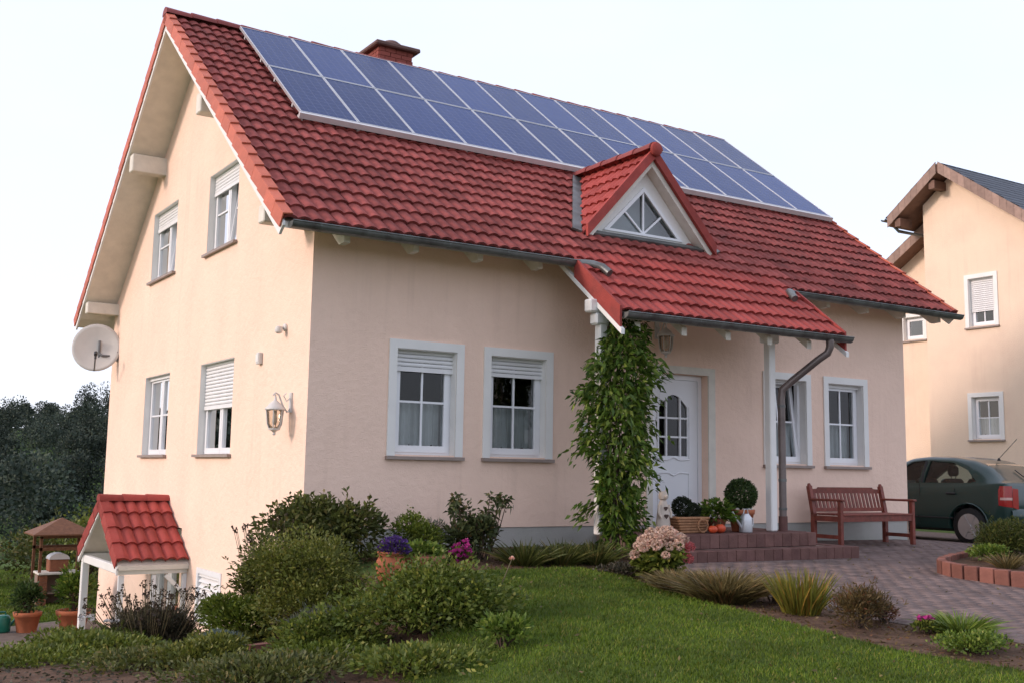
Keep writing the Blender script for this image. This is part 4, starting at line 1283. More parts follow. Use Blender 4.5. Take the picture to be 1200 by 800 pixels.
bench('reddish brown slatted wooden bench standing against the front wall', (8.09, -.33, G(8.0, -.6) + .014), 0)

# ------------------------------------------------------------------ neighbouring house
NB = (18.1, 4.0, -.6)
NH = thing('house', 'neighbouring peach house with dark slate roof behind the green car', 'house', NB)
def nt(x, y, z): return (x - NB[0], y - NB[1], z - NB[2])
def nmb(): return MB(nt)
def NG(a, z, d): return nt(18.1 - d, a, z)
def NG2(a, z, d): return nt(19.1 - d, a, z)
NRY, NRZ, NT = 4.96, 8.30, .74
def nz_(y): return NRZ - abs(y - NRY) * NT
NE0 = -.9      # near eave wall
NW = [(3.79, 4.69, 1.72, 2.80), (3.82, 4.67, 4.30, 5.54)]
wall_sheet([(NE0, -.7), (5.74, -.7), (5.74, nz_(5.74) - .28), (NRY, NRZ - .28), (NE0, nz_(NE0) - .28)], [(a0 + .09, a1 - .09, z0 + .03, z1 - .09) for a0, a1, z0, z1 in NW], NG, .17, 'gable_wall', 'stucco_nb', NH)
SW = (6.50, 7.25, 4.30, 4.98)
wall_sheet([(5.74, -.7), (9.5, -.7), (9.5, 5.0), (6.0, 7.0), (5.74, 7.0)], [(SW[0] + .08, SW[1] - .08, SW[2] + .03, SW[3] - .08)], NG2, .17, 'recessed_wall', 'stucco_nb', NH)
m = nmb(); m.add([(18.1, 5.74, -.7), (19.1, 5.74, -.7), (19.1, 5.74, 7.2), (18.1, 5.74, 7.2)], [(0, 1, 2, 3)])
m.add([(18.1, NE0, -.7), (27, NE0, -.7), (27, NE0, nz_(NE0) - .28), (18.1, NE0, nz_(NE0) - .28)], [(3, 2, 1, 0)])
m.add([(27, NE0, -.7), (27, 9.5, -.7), (27, 9.5, 4.7), (27, NRY, NRZ - .28), (27, NE0, nz_(NE0) - .28)], [(0, 1, 2, 3, 4)])
m.add([(19.1, 9.5, -.7), (27, 9.5, -.7), (27, 9.5, 5.0), (19.1, 9.5, 5.0)], [(0, 1, 2, 3)])
m.build('side_wall', 'stucco_nb', NH, recalc=False)
m = nmb(); m.box(19.4, 19.5, .0, 5.4, .0, 6.0); m.box(20.4, 20.5, 5.9, 9.0, 3.0, 6.0); m.build('dark_backing', 'room_gloom', NH)  # dark sheets behind the neighbour's windows, indoor gloom painted in
for i, (a0, a1, z0, z1) in enumerate(NW):
    window(NH, NG, a0, a1, z0 - .007, z1 + .01, True, 0 if i == 0 else .78, 1, 2, 2, None if i else 'lace')
window(NH, NG2, SW[0] - .02, SW[1] + .02, SW[2] - .007, SW[3] + .02, True, 0, 1, 1, 1, None)
# roofs
m = nmb()
ye = NE0 - .6
def npr(y0, y1, ztop, th): return [(y0, ztop(y0)), (y1, ztop(y1)), (y1, ztop(y1) - th), (y0, ztop(y0) - th)]
m.prism([(17.64, y, z) for y, z in npr(ye, NRY, lambda y: nz_(y) - .04, .20)], (9.9, 0, 0))
m.prism([(17.64, y, z) for y, z in npr(6.42, NRY, lambda y: nz_(y) - .04, .20)], (9.9, 0, 0))
def z2_(y): return 7.16 - (y - 6.08) * .64
m.prism([(18.64, y, z) for y, z in npr(10.2, 5.9, lambda y: z2_(y) - .04, .20)], (8.9, 0, 0))
NRF = m.build('roof', 'wood_dark', NH)
# slates, laid in courses
V, Fs = [], []
def slate_run(x0, x1, y_e, y_r, zf, sgn):
    L_ = math.hypot(y_r - y_e, zf(y_r) - zf(y_e)); n = int(L_ / .22)
    k = int((x1 - x0) / .30)
    for r in range(n):
        ya = y_e + (y_r - y_e) * r / n; yb = y_e + (y_r - y_e) * (r + 1.12) / n
        for c in range(k):
            xa = x0 + (c + (.5 if r % 2 else 0)) * .30; xb = min(xa + .296, x1)
            if xb - xa < .03: continue
            b = len(V)
            V.extend([nt(xa, ya, zf(ya) + .012), nt(xb, ya, zf(ya) + .012), nt(xb, yb, zf(yb) - .008), nt(xa, yb, zf(yb) - .008), nt(xa, ya, zf(ya) - .005), nt(xb, ya, zf(ya) - .005)])
            Fs.append((b, b + 1, b + 2, b + 3)); Fs.append((b + 4, b + 5, b + 1, b))
slate_run(17.60, 27.55, ye, NRY, lambda y: nz_(y), 1)
slate_run(17.60, 27.55, 6.46, NRY, lambda y: nz_(y), -1)
slate_run(18.60, 27.55, 10.2, 5.95, lambda y: z2_(y), -1)
me = mesh_np('roof_slates', V, np.array(Fs)); o = link('roof_slates', me, 'slate', NRF); o['kind'] = 'stuff'
# shingled verge boards, one shingle after another
def vsh(xv, ya, yb, zf):
    L_ = abs(yb - ya); n = max(int(L_ / .17), 1)
    for i in range(n):
        y0 = ya + (yb - ya) * i / n; y1 = ya + (yb - ya) * (i + .97) / n
        m = nmb(); m.prism([(xv - .014, y0, zf(y0) + .01), (xv - .014, y1, zf(y1) + .01), (xv - .014, y1, zf(y1) - .27), (xv - .014, y0, zf(y0) - .27)], (.022, 0, 0))
        m.build('verge_shingle', 'fascia_brown', NRF)
vsh(17.62, NRY - .03, ye, nz_); vsh(17.62, NRY + .03, 6.42, nz_); vsh(18.62, 6.0, 9.6, z2_)
for yc in (5.15, 6.15, 2.2):
    m = nmb(); zt = nz_(yc) - .28; m.box(17.66, 18.1, yc - .08, yc + .08, zt - .20, zt); m.build('purlin', 'wood_dark', NH)
for y0, z0, x0 in ((6.50, nz_(6.46) - .03, 17.55), (ye - .07, nz_(ye) - .03, 17.55)):
    m = nmb(); n = 8
    pr = [(y0 + .06 * math.cos(math.pi + math.pi * k / n), z0 + .06 * math.sin(math.pi + math.pi * k / n)) for k in range(n + 1)]
    full = pr + [(y, z + .008) for y, z in pr[::-1]]; k = len(full)
    m.add([(x0, y, z) for y, z in full] + [(27.5, y, z) for y, z in full], [(i, (i + 1) % k, k + (i + 1) % k, k + i) for i in range(k)], True)
    m.build('gutter', 'zinc', NH)
m = nmb(); m.tube([(17.9, 6.5, nz_(6.46) - .10), (17.95, 6.35, nz_(6.46) - .30), (18.9, 5.9, nz_(6.46) - .45), (19.0, 5.85, 5.5)], .04, 8); m.build('downpipe', 'zinc', NH)

# ------------------------------------------------------------------ car
CARX, CARY = 12.36, .16
CARZ = G(CARX, CARY + 1) + .014
CAR = thing('parked_car', 'dark green hatchback parked in the driveway beside the house', 'car', (CARX, CARY, CARZ))
# stations: y, half width, sill z, belt z, roof z (= belt when there is no cabin), roof half width, bumper taper
def lerp(t, T_): return np.interp(t, [a for a, _ in T_], [b for _, b in T_])
W_ = [(-.80, .70), (-.72, .79), (-.5, .835), (0, .85), (1.3, .855), (2.4, .85), (2.9, .81), (3.2, .72), (3.33, .60)]
Bz = [(-.80, .42), (-.74, .30), (-.6, .25), (-.3, .20), (2.9, .19), (3.2, .22), (3.33, .34)]
Tz = [(-.80, .74), (-.76, .92), (-.70, .985), (-.60, 1.00), (-.2, .965), (.6, .93), (1.6, .90), (2.1, .885), (2.5, .83), (3.0, .74), (3.25, .64), (3.33, .56)]
Rz = [(-.80, .75), (-.76, .94), (-.70, 1.005), (-.60, 1.03), (-.20, 1.27), (.10, 1.375), (.45, 1.425), (.95, 1.435), (1.25, 1.41), (1.55, 1.30), (2.15, .93), (2.5, .85), (3.0, .76), (3.25, .66), (3.33, .57)]
Rw = [(-.80, .60), (-.70, .66), (-.6, .64), (-.2, .575), (.2, .55), (1.2, .56), (1.5, .58), (2.15, .68), (2.5, .70), (3.0, .66), (3.33, .5)]
def section(y, sc=1.0, inset=0.0):
    y = y / .86 if y < 0 else y
    w_, b_, t_, r_, rw = lerp(y, W_), lerp(y, Bz), lerp(y, Tz), lerp(y, Rz), lerp(y, Rw)
    hgt = max(r_ - t_, .012)
    e = min(hgt * .25, .06)
    P = [(0, b_), (w_ * .82, b_), (w_ * .955, b_ + .05), (w_ * .99, b_ + .16), (w_, (b_ + t_) * .5 + .02), (w_ * .985, t_ - .14), (w_ * .955, t_ - .02), (w_ * .935, t_),
         (w_ * .935 + (rw + .045 - w_ * .935) * .5 + .016, t_ + (hgt - e) * .5), (rw + .045, t_ + (hgt - e)), (rw - .015, r_ - e * .30), (rw * .75, r_ - e * .06), (rw * .4, r_), (0, r_ + .005)]
    return P
ys_ = np.concatenate([np.linspace(-.688, -.473, 11), np.linspace(-.413, .2, 11), np.linspace(.3, 2.2, 20), np.linspace(2.3, 3.33, 14)])
def loft(fn, yy, tf=None):
    vs, fs = [], []
    S0 = fn(yy[0]); k = len(S0); m_ = 2 * k - 2
    for y in yy:
        P = fn(y)
        fullp = P + [(-a, b_) for a, b_ in P[-2:0:-1]]
        vs += [(a, y, b_) for a, b_ in fullp]
    for i in range(len(yy) - 1):
        for j in range(m_):
            fs.append((i * m_ + j, i * m_ + (j + 1) % m_, (i + 1) * m_ + (j + 1) % m_, (i + 1) * m_ + j))
    fs.append(tuple(reversed(range(m_)))); fs.append(tuple((len(yy) - 1) * m_ + j for j in range(m_)))
    return vs, fs
def tmp(mb):
    o = bpy.data.objects.new('tmp', mb.mesh('tmp')); COL.objects.link(o); return o
def cut(obj, cutters):
    for c in cutters:
        md = obj.modifiers.new('b', 'BOOLEAN'); md.operation = 'DIFFERENCE'; md.object = c; md.solver = 'EXACT'
    bpy.context.view_layer.update()
    dg = bpy.context.evaluated_depsgraph_get()
    me = bpy.data.meshes.new_from_object(obj.evaluated_get(dg))
    obj.modifiers.clear(); old = obj.data; obj.data = me
    for c in cutters: bpy.data.objects.remove(c)
    return obj
m = MB(); m.add(*loft(section, ys_), smooth=True); body = tmp(m)
def inner(y):
    P = section(y); c = (0, .75)
    out = []
    for a, b_ in P: out.append((max(a - .045, 0) if a > .01 else 0, b_ + .12 if b_ < .5 else b_ - .035))
    return out
yi = np.linspace(-.35, 1.95, 24)
m = MB(); m.add(*loft(inner, yi)); cutters = [tmp(m)]
def xprism(pts, x0, x1):
    m = MB(); m.prism([(x0, y, z) for y, z in pts], (x1 - x0, 0, 0)); return tmp(m)
WIN_R = [(-.10, 1.02), (.10, 1.20), (.42, 1.325), (.86, 1.355), (.90, .985), (.0, .995)]
WIN_F = [(.985, .98), (.96, 1.355), (1.20, 1.33), (1.52, 1.17), (1.85, .97)]
cutters += [xprism(WIN_R, -1.2, 1.2), xprism(WIN_F, -1.2, 1.2)]
m = MB()   # rear and front screens
m.prism([(-.52, -.50, 1.065), (.52, -.50, 1.065), (.44, -.10, 1.315), (-.44, -.10, 1.315)], (0, -.12, .22)); q_ = tmp(m)
for v in q_.data.vertices: pass
cutters.append(q_)
m = MB(); m.prism([(-.58, 2.08, .99), (.58, 2.08, .99), (.50, 1.50, 1.32), (-.50, 1.50, 1.32)], (0, .15, .26)); cutters.append(tmp(m))
for y in (0, 2.6):
    m = MB()
    m.tube([(-1.2, y, .30), (-.52, y, .30)], .355, 28); m.tube([(.52, y, .30), (1.2, y, .30)], .355, 28)
    cutters.append(tmp(m))
body = cut(body, cutters)
body.name = 'body'; body.data.name = 'body'; body.parent = CAR
body.data.materials.clear(); body.data.materials.append(MT['car_green'])
body.data.polygons.foreach_set('use_smooth', np.ones(len(body.data.polygons), bool))
try: body.data.set_sharp_from_angle(angle=R_(32))
except Exception: pass
# glass set just inside the skin
def side_x(y, z):
    P = section(y)
    for i in range(5, 11):
        if P[i][1] <= z <= P[i + 1][1] and P[i + 1][1] > P[i][1]:
            f = (z - P[i][1]) / (P[i + 1][1] - P[i][1]); return P[i][0] + (P[i + 1][0] - P[i][0]) * f
    return P[9][0]
for s in (-1, 1):
    for pts in (WIN_R, WIN_F):
        m = MB(); pp = [(s * (side_x(y, z) - .018), y, z) for y, z in pts]
        m.add(pp, [tuple(range(len(pp)))]); m.build('side_window', 'glass_car', CAR, recalc=False)
m = MB(); m.add([(-.54, -.51, 1.030), (.54, -.51, 1.030), (.46, -.08, 1.315), (-.46, -.08, 1.315)], [(0, 1, 2, 3)]); m.build('rear_window', 'glass_sky', CAR, recalc=False)
m = MB(); m.add([(-.60, 2.10, .94), (.60, 2.10, .94), (.51, 1.47, 1.315), (-.51, 1.47, 1.315)], [(0, 1, 2, 3)]); m.build('windscreen', 'glass_car', CAR, recalc=False)
# lights, bumper, trim
def shell(pts, off, mat, name, s):
    """patch following the skin, pts (y, section index float)"""
    vs = []
    for y, k in pts:
        P = section(y); i = int(k); f = k - i
        a = P[i][0] + (P[i + 1][0] - P[i][0]) * f; b_ = P[i][1] + (P[i + 1][1] - P[i][1]) * f
        vs.append((s * (a + off), y - (off if y < -.6 else 0), b_))
    return vs
for s in (-1, 1):
    ya = np.linspace(-.690, -.52, 8)
    vs, fs = [], []
    for i, y in enumerate(ya):
        zt = .955 - (.12 if i == 7 else 0) * .6; zb = .62 + .03 * (i / 7)
        for j in range(7):
            z = zb + (zt - zb) * j / 6
            w_ = lerp(y / .86, W_) * (1 - .03 * abs(z - .72)) + .006
            vs.append((s * w_, y - .006, z))
    for i in range(7):
        for j in range(6): fs.append((i * 7 + j, (i + 1) * 7 + j, (i + 1) * 7 + j + 1, i * 7 + j + 1))
    # wraps on to the tail
    b = len(vs)
    for i in range(4):
        for j in range(7):
            z = .62 + .335 * j / 6 - .01 * i
            vs.append((s * (lerp(-.803, W_) * .99 + .006 - .045 * i), -.699 - .004 * i, z if z < .9 else .9 + (z - .9) * .4))
    for i in range(3):
        for j in range(6): fs.append((b + i * 7 + j, b + i * 7 + j + 1, b + (i + 1) * 7 + j + 1, b + (i + 1) * 7 + j))
    m = MB(); m.add(vs, fs, True); tl = m.build('tail_light', 'red_lens', CAR, recalc=False)
    m = MB(); vs2 = []
    for i in range(7):
        y = ya[i]
        for z in (.735, .775): vs2.append((s * (lerp(y / .86, W_) + .009), y - .010, z))
    m.add(vs2, [(2 * i, 2 * i + 2, 2 * i + 3, 2 * i + 1) for i in range(6)], True); m.build('indicator_band', 'clear_lens', tl, recalc=False)
m = MB()
vs = [(x, -.702 - .045 * (1 - (x / .72) ** 4) , z) for z in (.36, .40, .56, .60) for x in np.linspace(-.72, .72, 15)]
for r in (0, 3):
    for i in range(15): vs[r * 15 + i] = (vs[r * 15 + i][0], vs[r * 15 + i][1] + .05, vs[r * 15 + i][2])
m.add(vs, [(r * 15 + i, r * 15 + i + 1, (r + 1) * 15 + i + 1, (r + 1) * 15 + i) for r in range(3) for i in range(14)], True)
m.build('bumper', 'car_green', CAR, recalc=False)
m = MB(); m.bbox(-.26, .26, -.722, -.702, .66, .77, .004); m.build('number_plate', 'plate', CAR)
for s in (-1, 1):
    m = MB(); m.tube([(s * .860, .95, .42), (s * .862, 1.9, .42)], .014, 6); m.tube([(s * .858, .28, .42), (s * .860, .92, .42)], .014, 6); m.build('rub_strip', 'car_black', CAR)
    m = MB(); m.bbox(s * .862 - .014, s * .862 + .014, .22, .40, .80, .835, .008); m.build('door_handle', 'car_black', CAR)
    m = MB(); m.tube([(s * side_x(.93, 1.0), .93, .99), (s * (side_x(.93, 1.35) + .004), .93, 1.35)], .022, 6); m.build('door_pillar', 'car_black', CAR)
    m = MB(); m.lathe([(.02, -.06), (.075, -.03), (.08, .03), (.03, .07)], (s * .93, 1.72, .98), 10, 1.2, .7); m.build('wing_mirror', 'car_green', CAR)
    for yj in (.93, .26):
        m = MB()   # door joint
        zt_ = .97 if yj > .5 else .90
        m.beam((s * (lerp(yj, W_) * .995 + .003), yj, .30), (s * (lerp(yj, W_) * .975 + .001), yj, zt_), .006, .008, (1, 0, 0)); m.build('door_gap', 'car_black', CAR)
    
m = MB()
for s in (-1, 1):
    for y in (0, 2.6):
        pts = [(s * .868, y + .365 * math.cos(math.pi * k / 12), .30 + .365 * math.sin(math.pi * k / 12)) for k in range(13)]
        m.tube(pts, .012, 5)
m.build('wheel_arch_lip', 'car_green', CAR)
WH = MB(); 
WH.tube([(-.09, 0, 0), (-.095, 0, 0), (.07, 0, 0), (.075, 0, 0)], [.20, .295, .295, .20], 24)
TYm = WH.mesh('tyre'); TYm.materials.append(MT['tyre'])
WR = MB(); WR.tube([(-.10, 0, 0), (-.06, 0, 0)], [.205, .185], 24); WR.tube([(-.115, 0, 0), (-.05, 0, 0)], .045, 10)
for k in range(6):
    a = 2 * math.pi * k / 6
    WR.beam((-.09, .03 * math.cos(a), .03 * math.sin(a)), (-.095, .195 * math.cos(a), .195 * math.sin(a)), .05, .03, (1, 0, 0))
RMm = WR.mesh('rim'); RMm.materials.append(MT['rim'])
for s in (-1, 1):
    for y in (0, 2.6):
        o = link('wheel', TYm, None, CAR, (s * .745, y, .296), (0, 0, 0 if s < 0 else math.pi))
        link('rim', RMm, None, o)
for s in (-1, 1):
    for yy in (1.15, .15):
        m = MB(); m.bbox(s * .36 - .24, s * .36 + .24, yy - .10, yy + .06, .48, 1.06, .05); m.build('seat', 'seat_cloth', CAR)
        m = MB(); m.bbox(s * .36 - .12, s * .36 + .12, yy - .08, yy + .03, 1.10, 1.29, .04); m.tube([(s * .36 - .06, yy - .03, 1.04), (s * .36 - .06, yy - .03, 1.14)], .008, 5); m.tube([(s * .36 + .06, yy - .03, 1.04), (s * .36 + .06, yy - .03, 1.14)], .008, 5); m.build('headrest', 'seat_cloth', CAR)
m = MB(); m.box(-.62, .62, -.5, -.06, .88, .90); m.build('parcel_shelf', 'seat_cloth', CAR)
m = MB(); m.lathe([(.03, 0), (.022, .03), (.01, .05)], (0, -.02, 1.365), 8); m.tube([(0, -.02, 1.40), (0, -.36, 1.72)], .005, 5); m.build('aerial', 'car_black', CAR)
m = MB(); m.tube([(0, -.52, 1.06), (0, -.30, 1.215)], .009, 5); m.build('wiper', 'car_black', CAR)

# ------------------------------------------------------------------ foliage helpers
def unit(v): return v / np.maximum(np.linalg.norm(v, axis=-1, keepdims=True), 1e-9)
def rdir(rng, n): return unit(rng.normal(size=(n, 3)))
def leaf_mesh(name, P, D, L, W, rng, fold=.18, droop=.0):
    """one kinked four-cornered leaf for each point P along direction D"""
    n = len(P)
    L = np.broadcast_to(np.asarray(L, float), (n,))[:, None]; W = np.broadcast_to(np.asarray(W, float), (n,))[:, None]
    D = unit(D)
    S = unit(np.cross(D, rdir(rng, n)))
    N = np.cross(S, D)
    a = P
    b = P + D * L * .45 + S * W * .5 + N * W * fold
    c = P + D * L - np.array([0, 0, 1.0]) * L * droop
    d = P + D * L * .45 - S * W * .5 + N * W * fold
    V = np.stack([a, b, c, d], 1).reshape(-1, 3)
    return mesh_np(name, V, np.arange(4 * n).reshape(n, 4))
def blade_mesh(name, P, D, L, W, rng, bend=.5):
    """narrow three-piece blades that bow over"""
    n = len(P)
    L = np.broadcast_to(np.asarray(L, float), (n,))[:, None]; W = np.broadcast_to(np.asarray(W, float), (n,))[:, None]
    D = unit(D); S = unit(np.cross(D, rdir(rng, n)))
    H_ = D * np.array([1, 1, 0]); 
    rows = []
    for t, wf in ((0, .8), (.4, 1.0), (.75, .7), (1.0, .05)):
        c = P + D * L * t + (H_ * bend - np.array([0, 0, 1.0]) * bend * .55) * L * t * t
        rows.append(c - S * W * wf * .5); rows.append(c + S * W * wf * .5)
    V = np.stack(rows, 1).reshape(-1, 3)
    o = np.arange(n)[:, None] * 8
    F = np.concatenate([o + np.array([0, 1, 3, 2]), o + np.array([2, 3, 5, 4]), o + np.array([4, 5, 7, 6])])
    return mesh_np(name, V, F)
def lobe_points(rng, n, rx, ry, h, k, z0=.03, solid=.3, low=.25):
    c = rdir(rng, k) * rng.uniform(.25, .62, (k, 1)); c[:, 2] = np.abs(c[:, 2])
    C_ = np.stack([c[:, 0] * rx, c[:, 1] * ry, h * (low + c[:, 2] * (.95 - low))], -1)
    rr = rng.uniform(.36, .58, (k, 1)) * np.array([[rx, ry, h * .55]])
    i = rng.integers(0, k, n)
    d = rdir(rng, n); d[:, 2] = np.where(rng.random(n) < .6, np.abs(d[:, 2]), d[:, 2])
    rho = 1 - solid * rng.random(n) ** 1.5 + rng.normal(0, .05, n)
    P = C_[i] + rr[i] * d * rho[:, None]
    P[:, 2] = np.where(P[:, 2] < z0, z0 + rng.random(n) * .08, P[:, 2])
    return P, d, C_
def stems(t, C_, rng, r=.010, mat='bark'):
    m = MB()
    for c in C_:
        mid = Vector((c[0] * .45 + rng.normal(0, .02), c[1] * .45 + rng.normal(0, .02), c[2] * .5))
        m.tube([(c[0] * .12, c[1] * .12, -.03), mid, tuple(c)], [r, r * .8, r * .35], 5)
    m.build('stems', mat, t)
def bush(name, label, cat, pos, rx, ry, h, n, L, W, mat, k=14, seed=0, group=None, up=.25, droop=.1, solid=.35, low=.25, stem=.010, z=None):
    rng = np.random.default_rng(seed + 11)
    t = thing(name, label, cat, (pos[0], pos[1], G(*pos) if z is None else z), 0, group)
    P, d, C_ = lobe_points(rng, n, rx, ry, h, k, solid=solid, low=low)
    D = d + rdir(rng, n) * .75 + np.array([0, 0, up])
    if n > 800 and h > .3:          # loose shoots that break the outline
        SP, SD = [], []
        for q in range(int(14 + 22 * rx)):
            c = C_[rng.integers(0, k)]
            g = unit(np.array([c[0] / rx, c[1] / ry, 1.2 * c[2] / h]) + rng.normal(0, .35, 3)); g[2] = abs(g[2])
            ln = rng.uniform(.25, .62) * h
            tt = np.sort(rng.random(16))[:, None]
            SP.append(c + g * ln * tt + np.array([0, 0, -.12]) * ln * tt ** 2 + rng.normal(0, L * .22, (16, 3))); SD.append(np.repeat(g[None], 16, 0) + rng.normal(0, .6, (16, 3)))
        P = np.concatenate([P, np.concatenate(SP)]); D = np.concatenate([D, np.concatenate(SD)]); P[:, 2] = np.maximum(P[:, 2], .02); n = len(P)
    link('foliage', leaf_mesh('foliage', P, D, L * rng.uniform(.65, 1.25, n), W * rng.uniform(.7, 1.2, n), rng, .18, droop), mat, t)
    stems(t, C_, rng, stem)
    return t, P, C_, rng
def tuft(name, label, cat, pos, r, h, n, W, mat, seed=0, spread=.5, bend=.4, group=None, z=None):
    rng = np.random.default_rng(seed + 23)
    t = thing(name, label, cat, (pos[0], pos[1], G(*pos) if z is None else z), 0, group)
    a = rng.uniform(0, 2 * np.pi, n); q = np.sqrt(rng.random(n))
    P = np.stack([np.cos(a) * q * r * .45, np.sin(a) * q * r * .45, np.full(n, -.01)], -1)
    D = np.stack([np.cos(a) * q * spread, np.sin(a) * q * spread, np.ones(n)], -1) + rng.normal(0, .12, (n, 3))
    link('blades', blade_mesh('blades', P, D, h * rng.uniform(.55, 1.15, n), W, rng, bend), mat, t)
    return t, rng
def flowers(t, P, L, mat, rng, petals=9, name='blooms', spread=.6):
    """little rosettes of petals standing on the points P"""
    n = len(P)
    PP = np.repeat(P, petals, 0)
    d = rdir(rng, n * petals); d[:, 2] = np.abs(d[:, 2]) * spread + .05
    link(name, leaf_mesh(name, PP, d, L, L * .8, rng, .1), mat, t)['kind'] = 'stuff'
def ball(name, label, cat, pos, r, n, L, mat, seed, z, parent=None, sq=1.0):
    rng = np.random.default_rng(seed)
    d = rdir(rng, n); P = d * r * (1 - .16 * rng.random((n, 1)) ** 2 + rng.normal(0, .02, (n, 1))) * np.array([1, 1, sq])
    P[: n // 3] *= .82
    D = d * .25 + rdir(rng, n)
    return leaf_mesh('foliage', P, D, L * rng.uniform(.7, 1.2, n), L * .55, rng, .15), rng
def pot_prof(r, h):
    return [(r * .68, 0), (r * .70, .01), (r * .93, h * .78), (r * 1.0, h * .79), (r * 1.04, h * .98), (r * 1.0, h), (r * .90, h), (r * .86, h * .86), (0.001, h * .84)]

# ------------------------------------------------------------------ vine on the porch post
rng = np.random.default_rng(91)
VX, VY = 3.20, -1.22
VZ = G(VX, VY)
t = thing('climbing_vine', 'tall leafy green vine climbing the porch post beside the door', 'vine', (VX, VY, VZ))
m = MB()
for k in range(4):
    a = 1.6 * k; pts = []
    for j in range(15):
        z = 2.72 * j / 14; q = .06 + .05 * math.sin(j * .9 + k)
        pts.append((q * math.cos(a + z * 1.7) + .03 * z / 2.7, q * math.sin(a + z * 1.7) + .20 * z / 2.7, z))
    m.tube(pts, [.017 - .0008 * j for j in range(15)], 6)
m.build('stem', 'bark', t)
nz1 = 5200
zz = rng.beta(1.5, 1.25, nz1) * 2.66 + .06
Rr = np.interp(zz, [0, .35, .9, 1.4, 1.85, 2.2, 2.5, 2.8], [.16, .20, .24, .30, .42, .36, .26, .15])
aa = rng.uniform(0, 2 * np.pi, nz1)
# uneven sprays
cl = rng.uniform(0, 1, (34, 3)); 
lump = np.ones(nz1)
for q in cl:
    da = np.abs((aa - q[0] * 2 * np.pi + np.pi) % (2 * np.pi) - np.pi)
    lump += .62 * np.exp(-(da / .5) ** 2 - ((zz - q[1] * 2.7) / .15) ** 2) * (1 if q[2] > .35 else -.8)
rr = Rr * lump * np.sqrt(rng.uniform(.05, 1, nz1))
P = np.stack([np.cos(aa) * rr * 1.05 + .17 * zz / 2.7, np.sin(aa) * rr * .85 + .06 * zz / 2.7, zz], -1)
D = np.stack([np.cos(aa), np.sin(aa), rng.normal(-.35, .7, nz1)], -1) + rng.normal(0, .75, (nz1, 3))
link('foliage', leaf_mesh('foliage', P, D, rng.uniform(.05, .135, nz1), rng.uniform(.026, .052, nz1), rng, .15, .2), 'lf_vine', t)
# longer loose shoots
sp, sdn = [], []
mt = MB()
for (a, z0, ln, dz) in [(3.3, 1.75, .34, -.08), (2.9, 1.9, .32, .05), (3.6, 2.15, .28, .12), (-.1, 1.95, .62, .0), (.2, 1.75, .66, -.15), (-.4, 1.6, .50, -.1), (2.8, .62, .24, -.02), (-.3, .55, .36, -.05), (3.1, 1.4, .38, -.1), (.0, 2.3, .40, .05), (-.6, 1.2, .42, -.2), (4.4, 1.8, .45, -.1), (5.0, 1.3, .4, -.12)]:
    pts = []
    for j in range(6):
        q = j / 5
        pts.append((math.cos(a) * (.12 + ln * q), math.sin(a) * (.12 + ln * q) + .1, z0 + dz * q - .16 * q * q))
    mt.tube(pts, [.006 - .0008 * j for j in range(6)], 5)
    for j in range(60):
        q = rng.random() ** .8
        c = np.array([math.cos(a) * (.12 + ln * q), math.sin(a) * (.12 + ln * q) + .1, z0 + dz * q - .16 * q * q])
        sp.append(c + rng.normal(0, .055, 3)); sdn.append(np.array([math.cos(a), math.sin(a), -.6]) + rng.normal(0, .5, 3))
mt.build('shoots', 'bark', t)['kind'] = 'stuff'
sp = np.array(sp); link('foliage', leaf_mesh('foliage', sp, np.array(sdn), rng.uniform(.06, .115, len(sp)), rng.uniform(.028, .045, len(sp)), rng, .15, .2), 'lf_vine', t)

# ------------------------------------------------------------------ shrubs by the house corner and the front bed
bush('shrub', 'dark broad-leaved shrub at the house corner below the lantern', 'shrub', (-.04, -.62), .66, .46, .97, 5200, .085, .036, 'lf_dark', 18, 1, 'shrubs in the front bed', .35, .25, .4, .35)
bush('shrub', 'rounded fresh green shrub behind the urn of violet flowers', 'shrub', (.84, -.95), .32, .30, .58, 2600, .035, .020, 'lf_box', 10, 2, 'shrubs in the front bed', .3, .05, .25, .3)
t, P, C_, rg1 = bush('shrub', 'upright dark shrub with bronze tips below the front windows', 'shrub', (1.50, -1.02), .36, .28, .52, 900, .080, .034, 'lf_peony', 10, 3, 'shrubs in the front bed', .5, .25, .5, .3)
tp = []
m = MB()
for k in range(16):
    x, y = rg1.uniform(-.30, .34), rg1.uniform(-.20, .20); h = rg1.uniform(.42, .70)
    m.tube([(x * .4, y * .4, 0), (x * .8, y * .8, h * .6), (x, y, h)], [.007, .006, .004], 5)
    for j in range(26): tp.append(((x + rg1.normal(0, .03), y + rg1.normal(0, .03), h - abs(rg1.normal(0, .05)))))
m.build('shoots', 'bark', t)['kind'] = 'stuff'; tp = np.array(tp)
link('foliage', leaf_mesh('foliage', tp, rdir(rg1, len(tp)) + np.array([0, 0, .2]), .075, .030, rg1, .15, .3), 'lf_peony', t)
bush('shrub', 'silvery soft shrub tucked between two green shrubs by the wall', 'shrub', (1.14, -.85), .17, .17, .50, 700, .055, .010, 'lf_grey', 6, 4, 'shrubs in the front bed', .6, .1)
for k, (x, y, lab) in enumerate(((1.90, -1.38, 'dark strappy perennial at the lawn edge next to the upright shrub'), (2.30, -1.45, 'dark strappy perennial at the lawn edge below the doorbell panel'), (2.72, -1.50, 'dark strappy perennial beside the foot of the vine'))):
    tuft('perennial', lab, 'plant', (x, y), .34, .34, 300, .014, 'lf_dark', 30 + k, 1.1, .35, 'strappy perennials along the wall')
    bush('ground_cover', ('low leafy ground cover at the lawn edge, ' + ['first', 'second', 'third'][k] + ' from the upright shrub'), 'plant', (x + .12, y + .2), .30, .2, .20, 420, .06, .026, 'lf_peony', 6, 40 + k, 'ground cover along the wall')

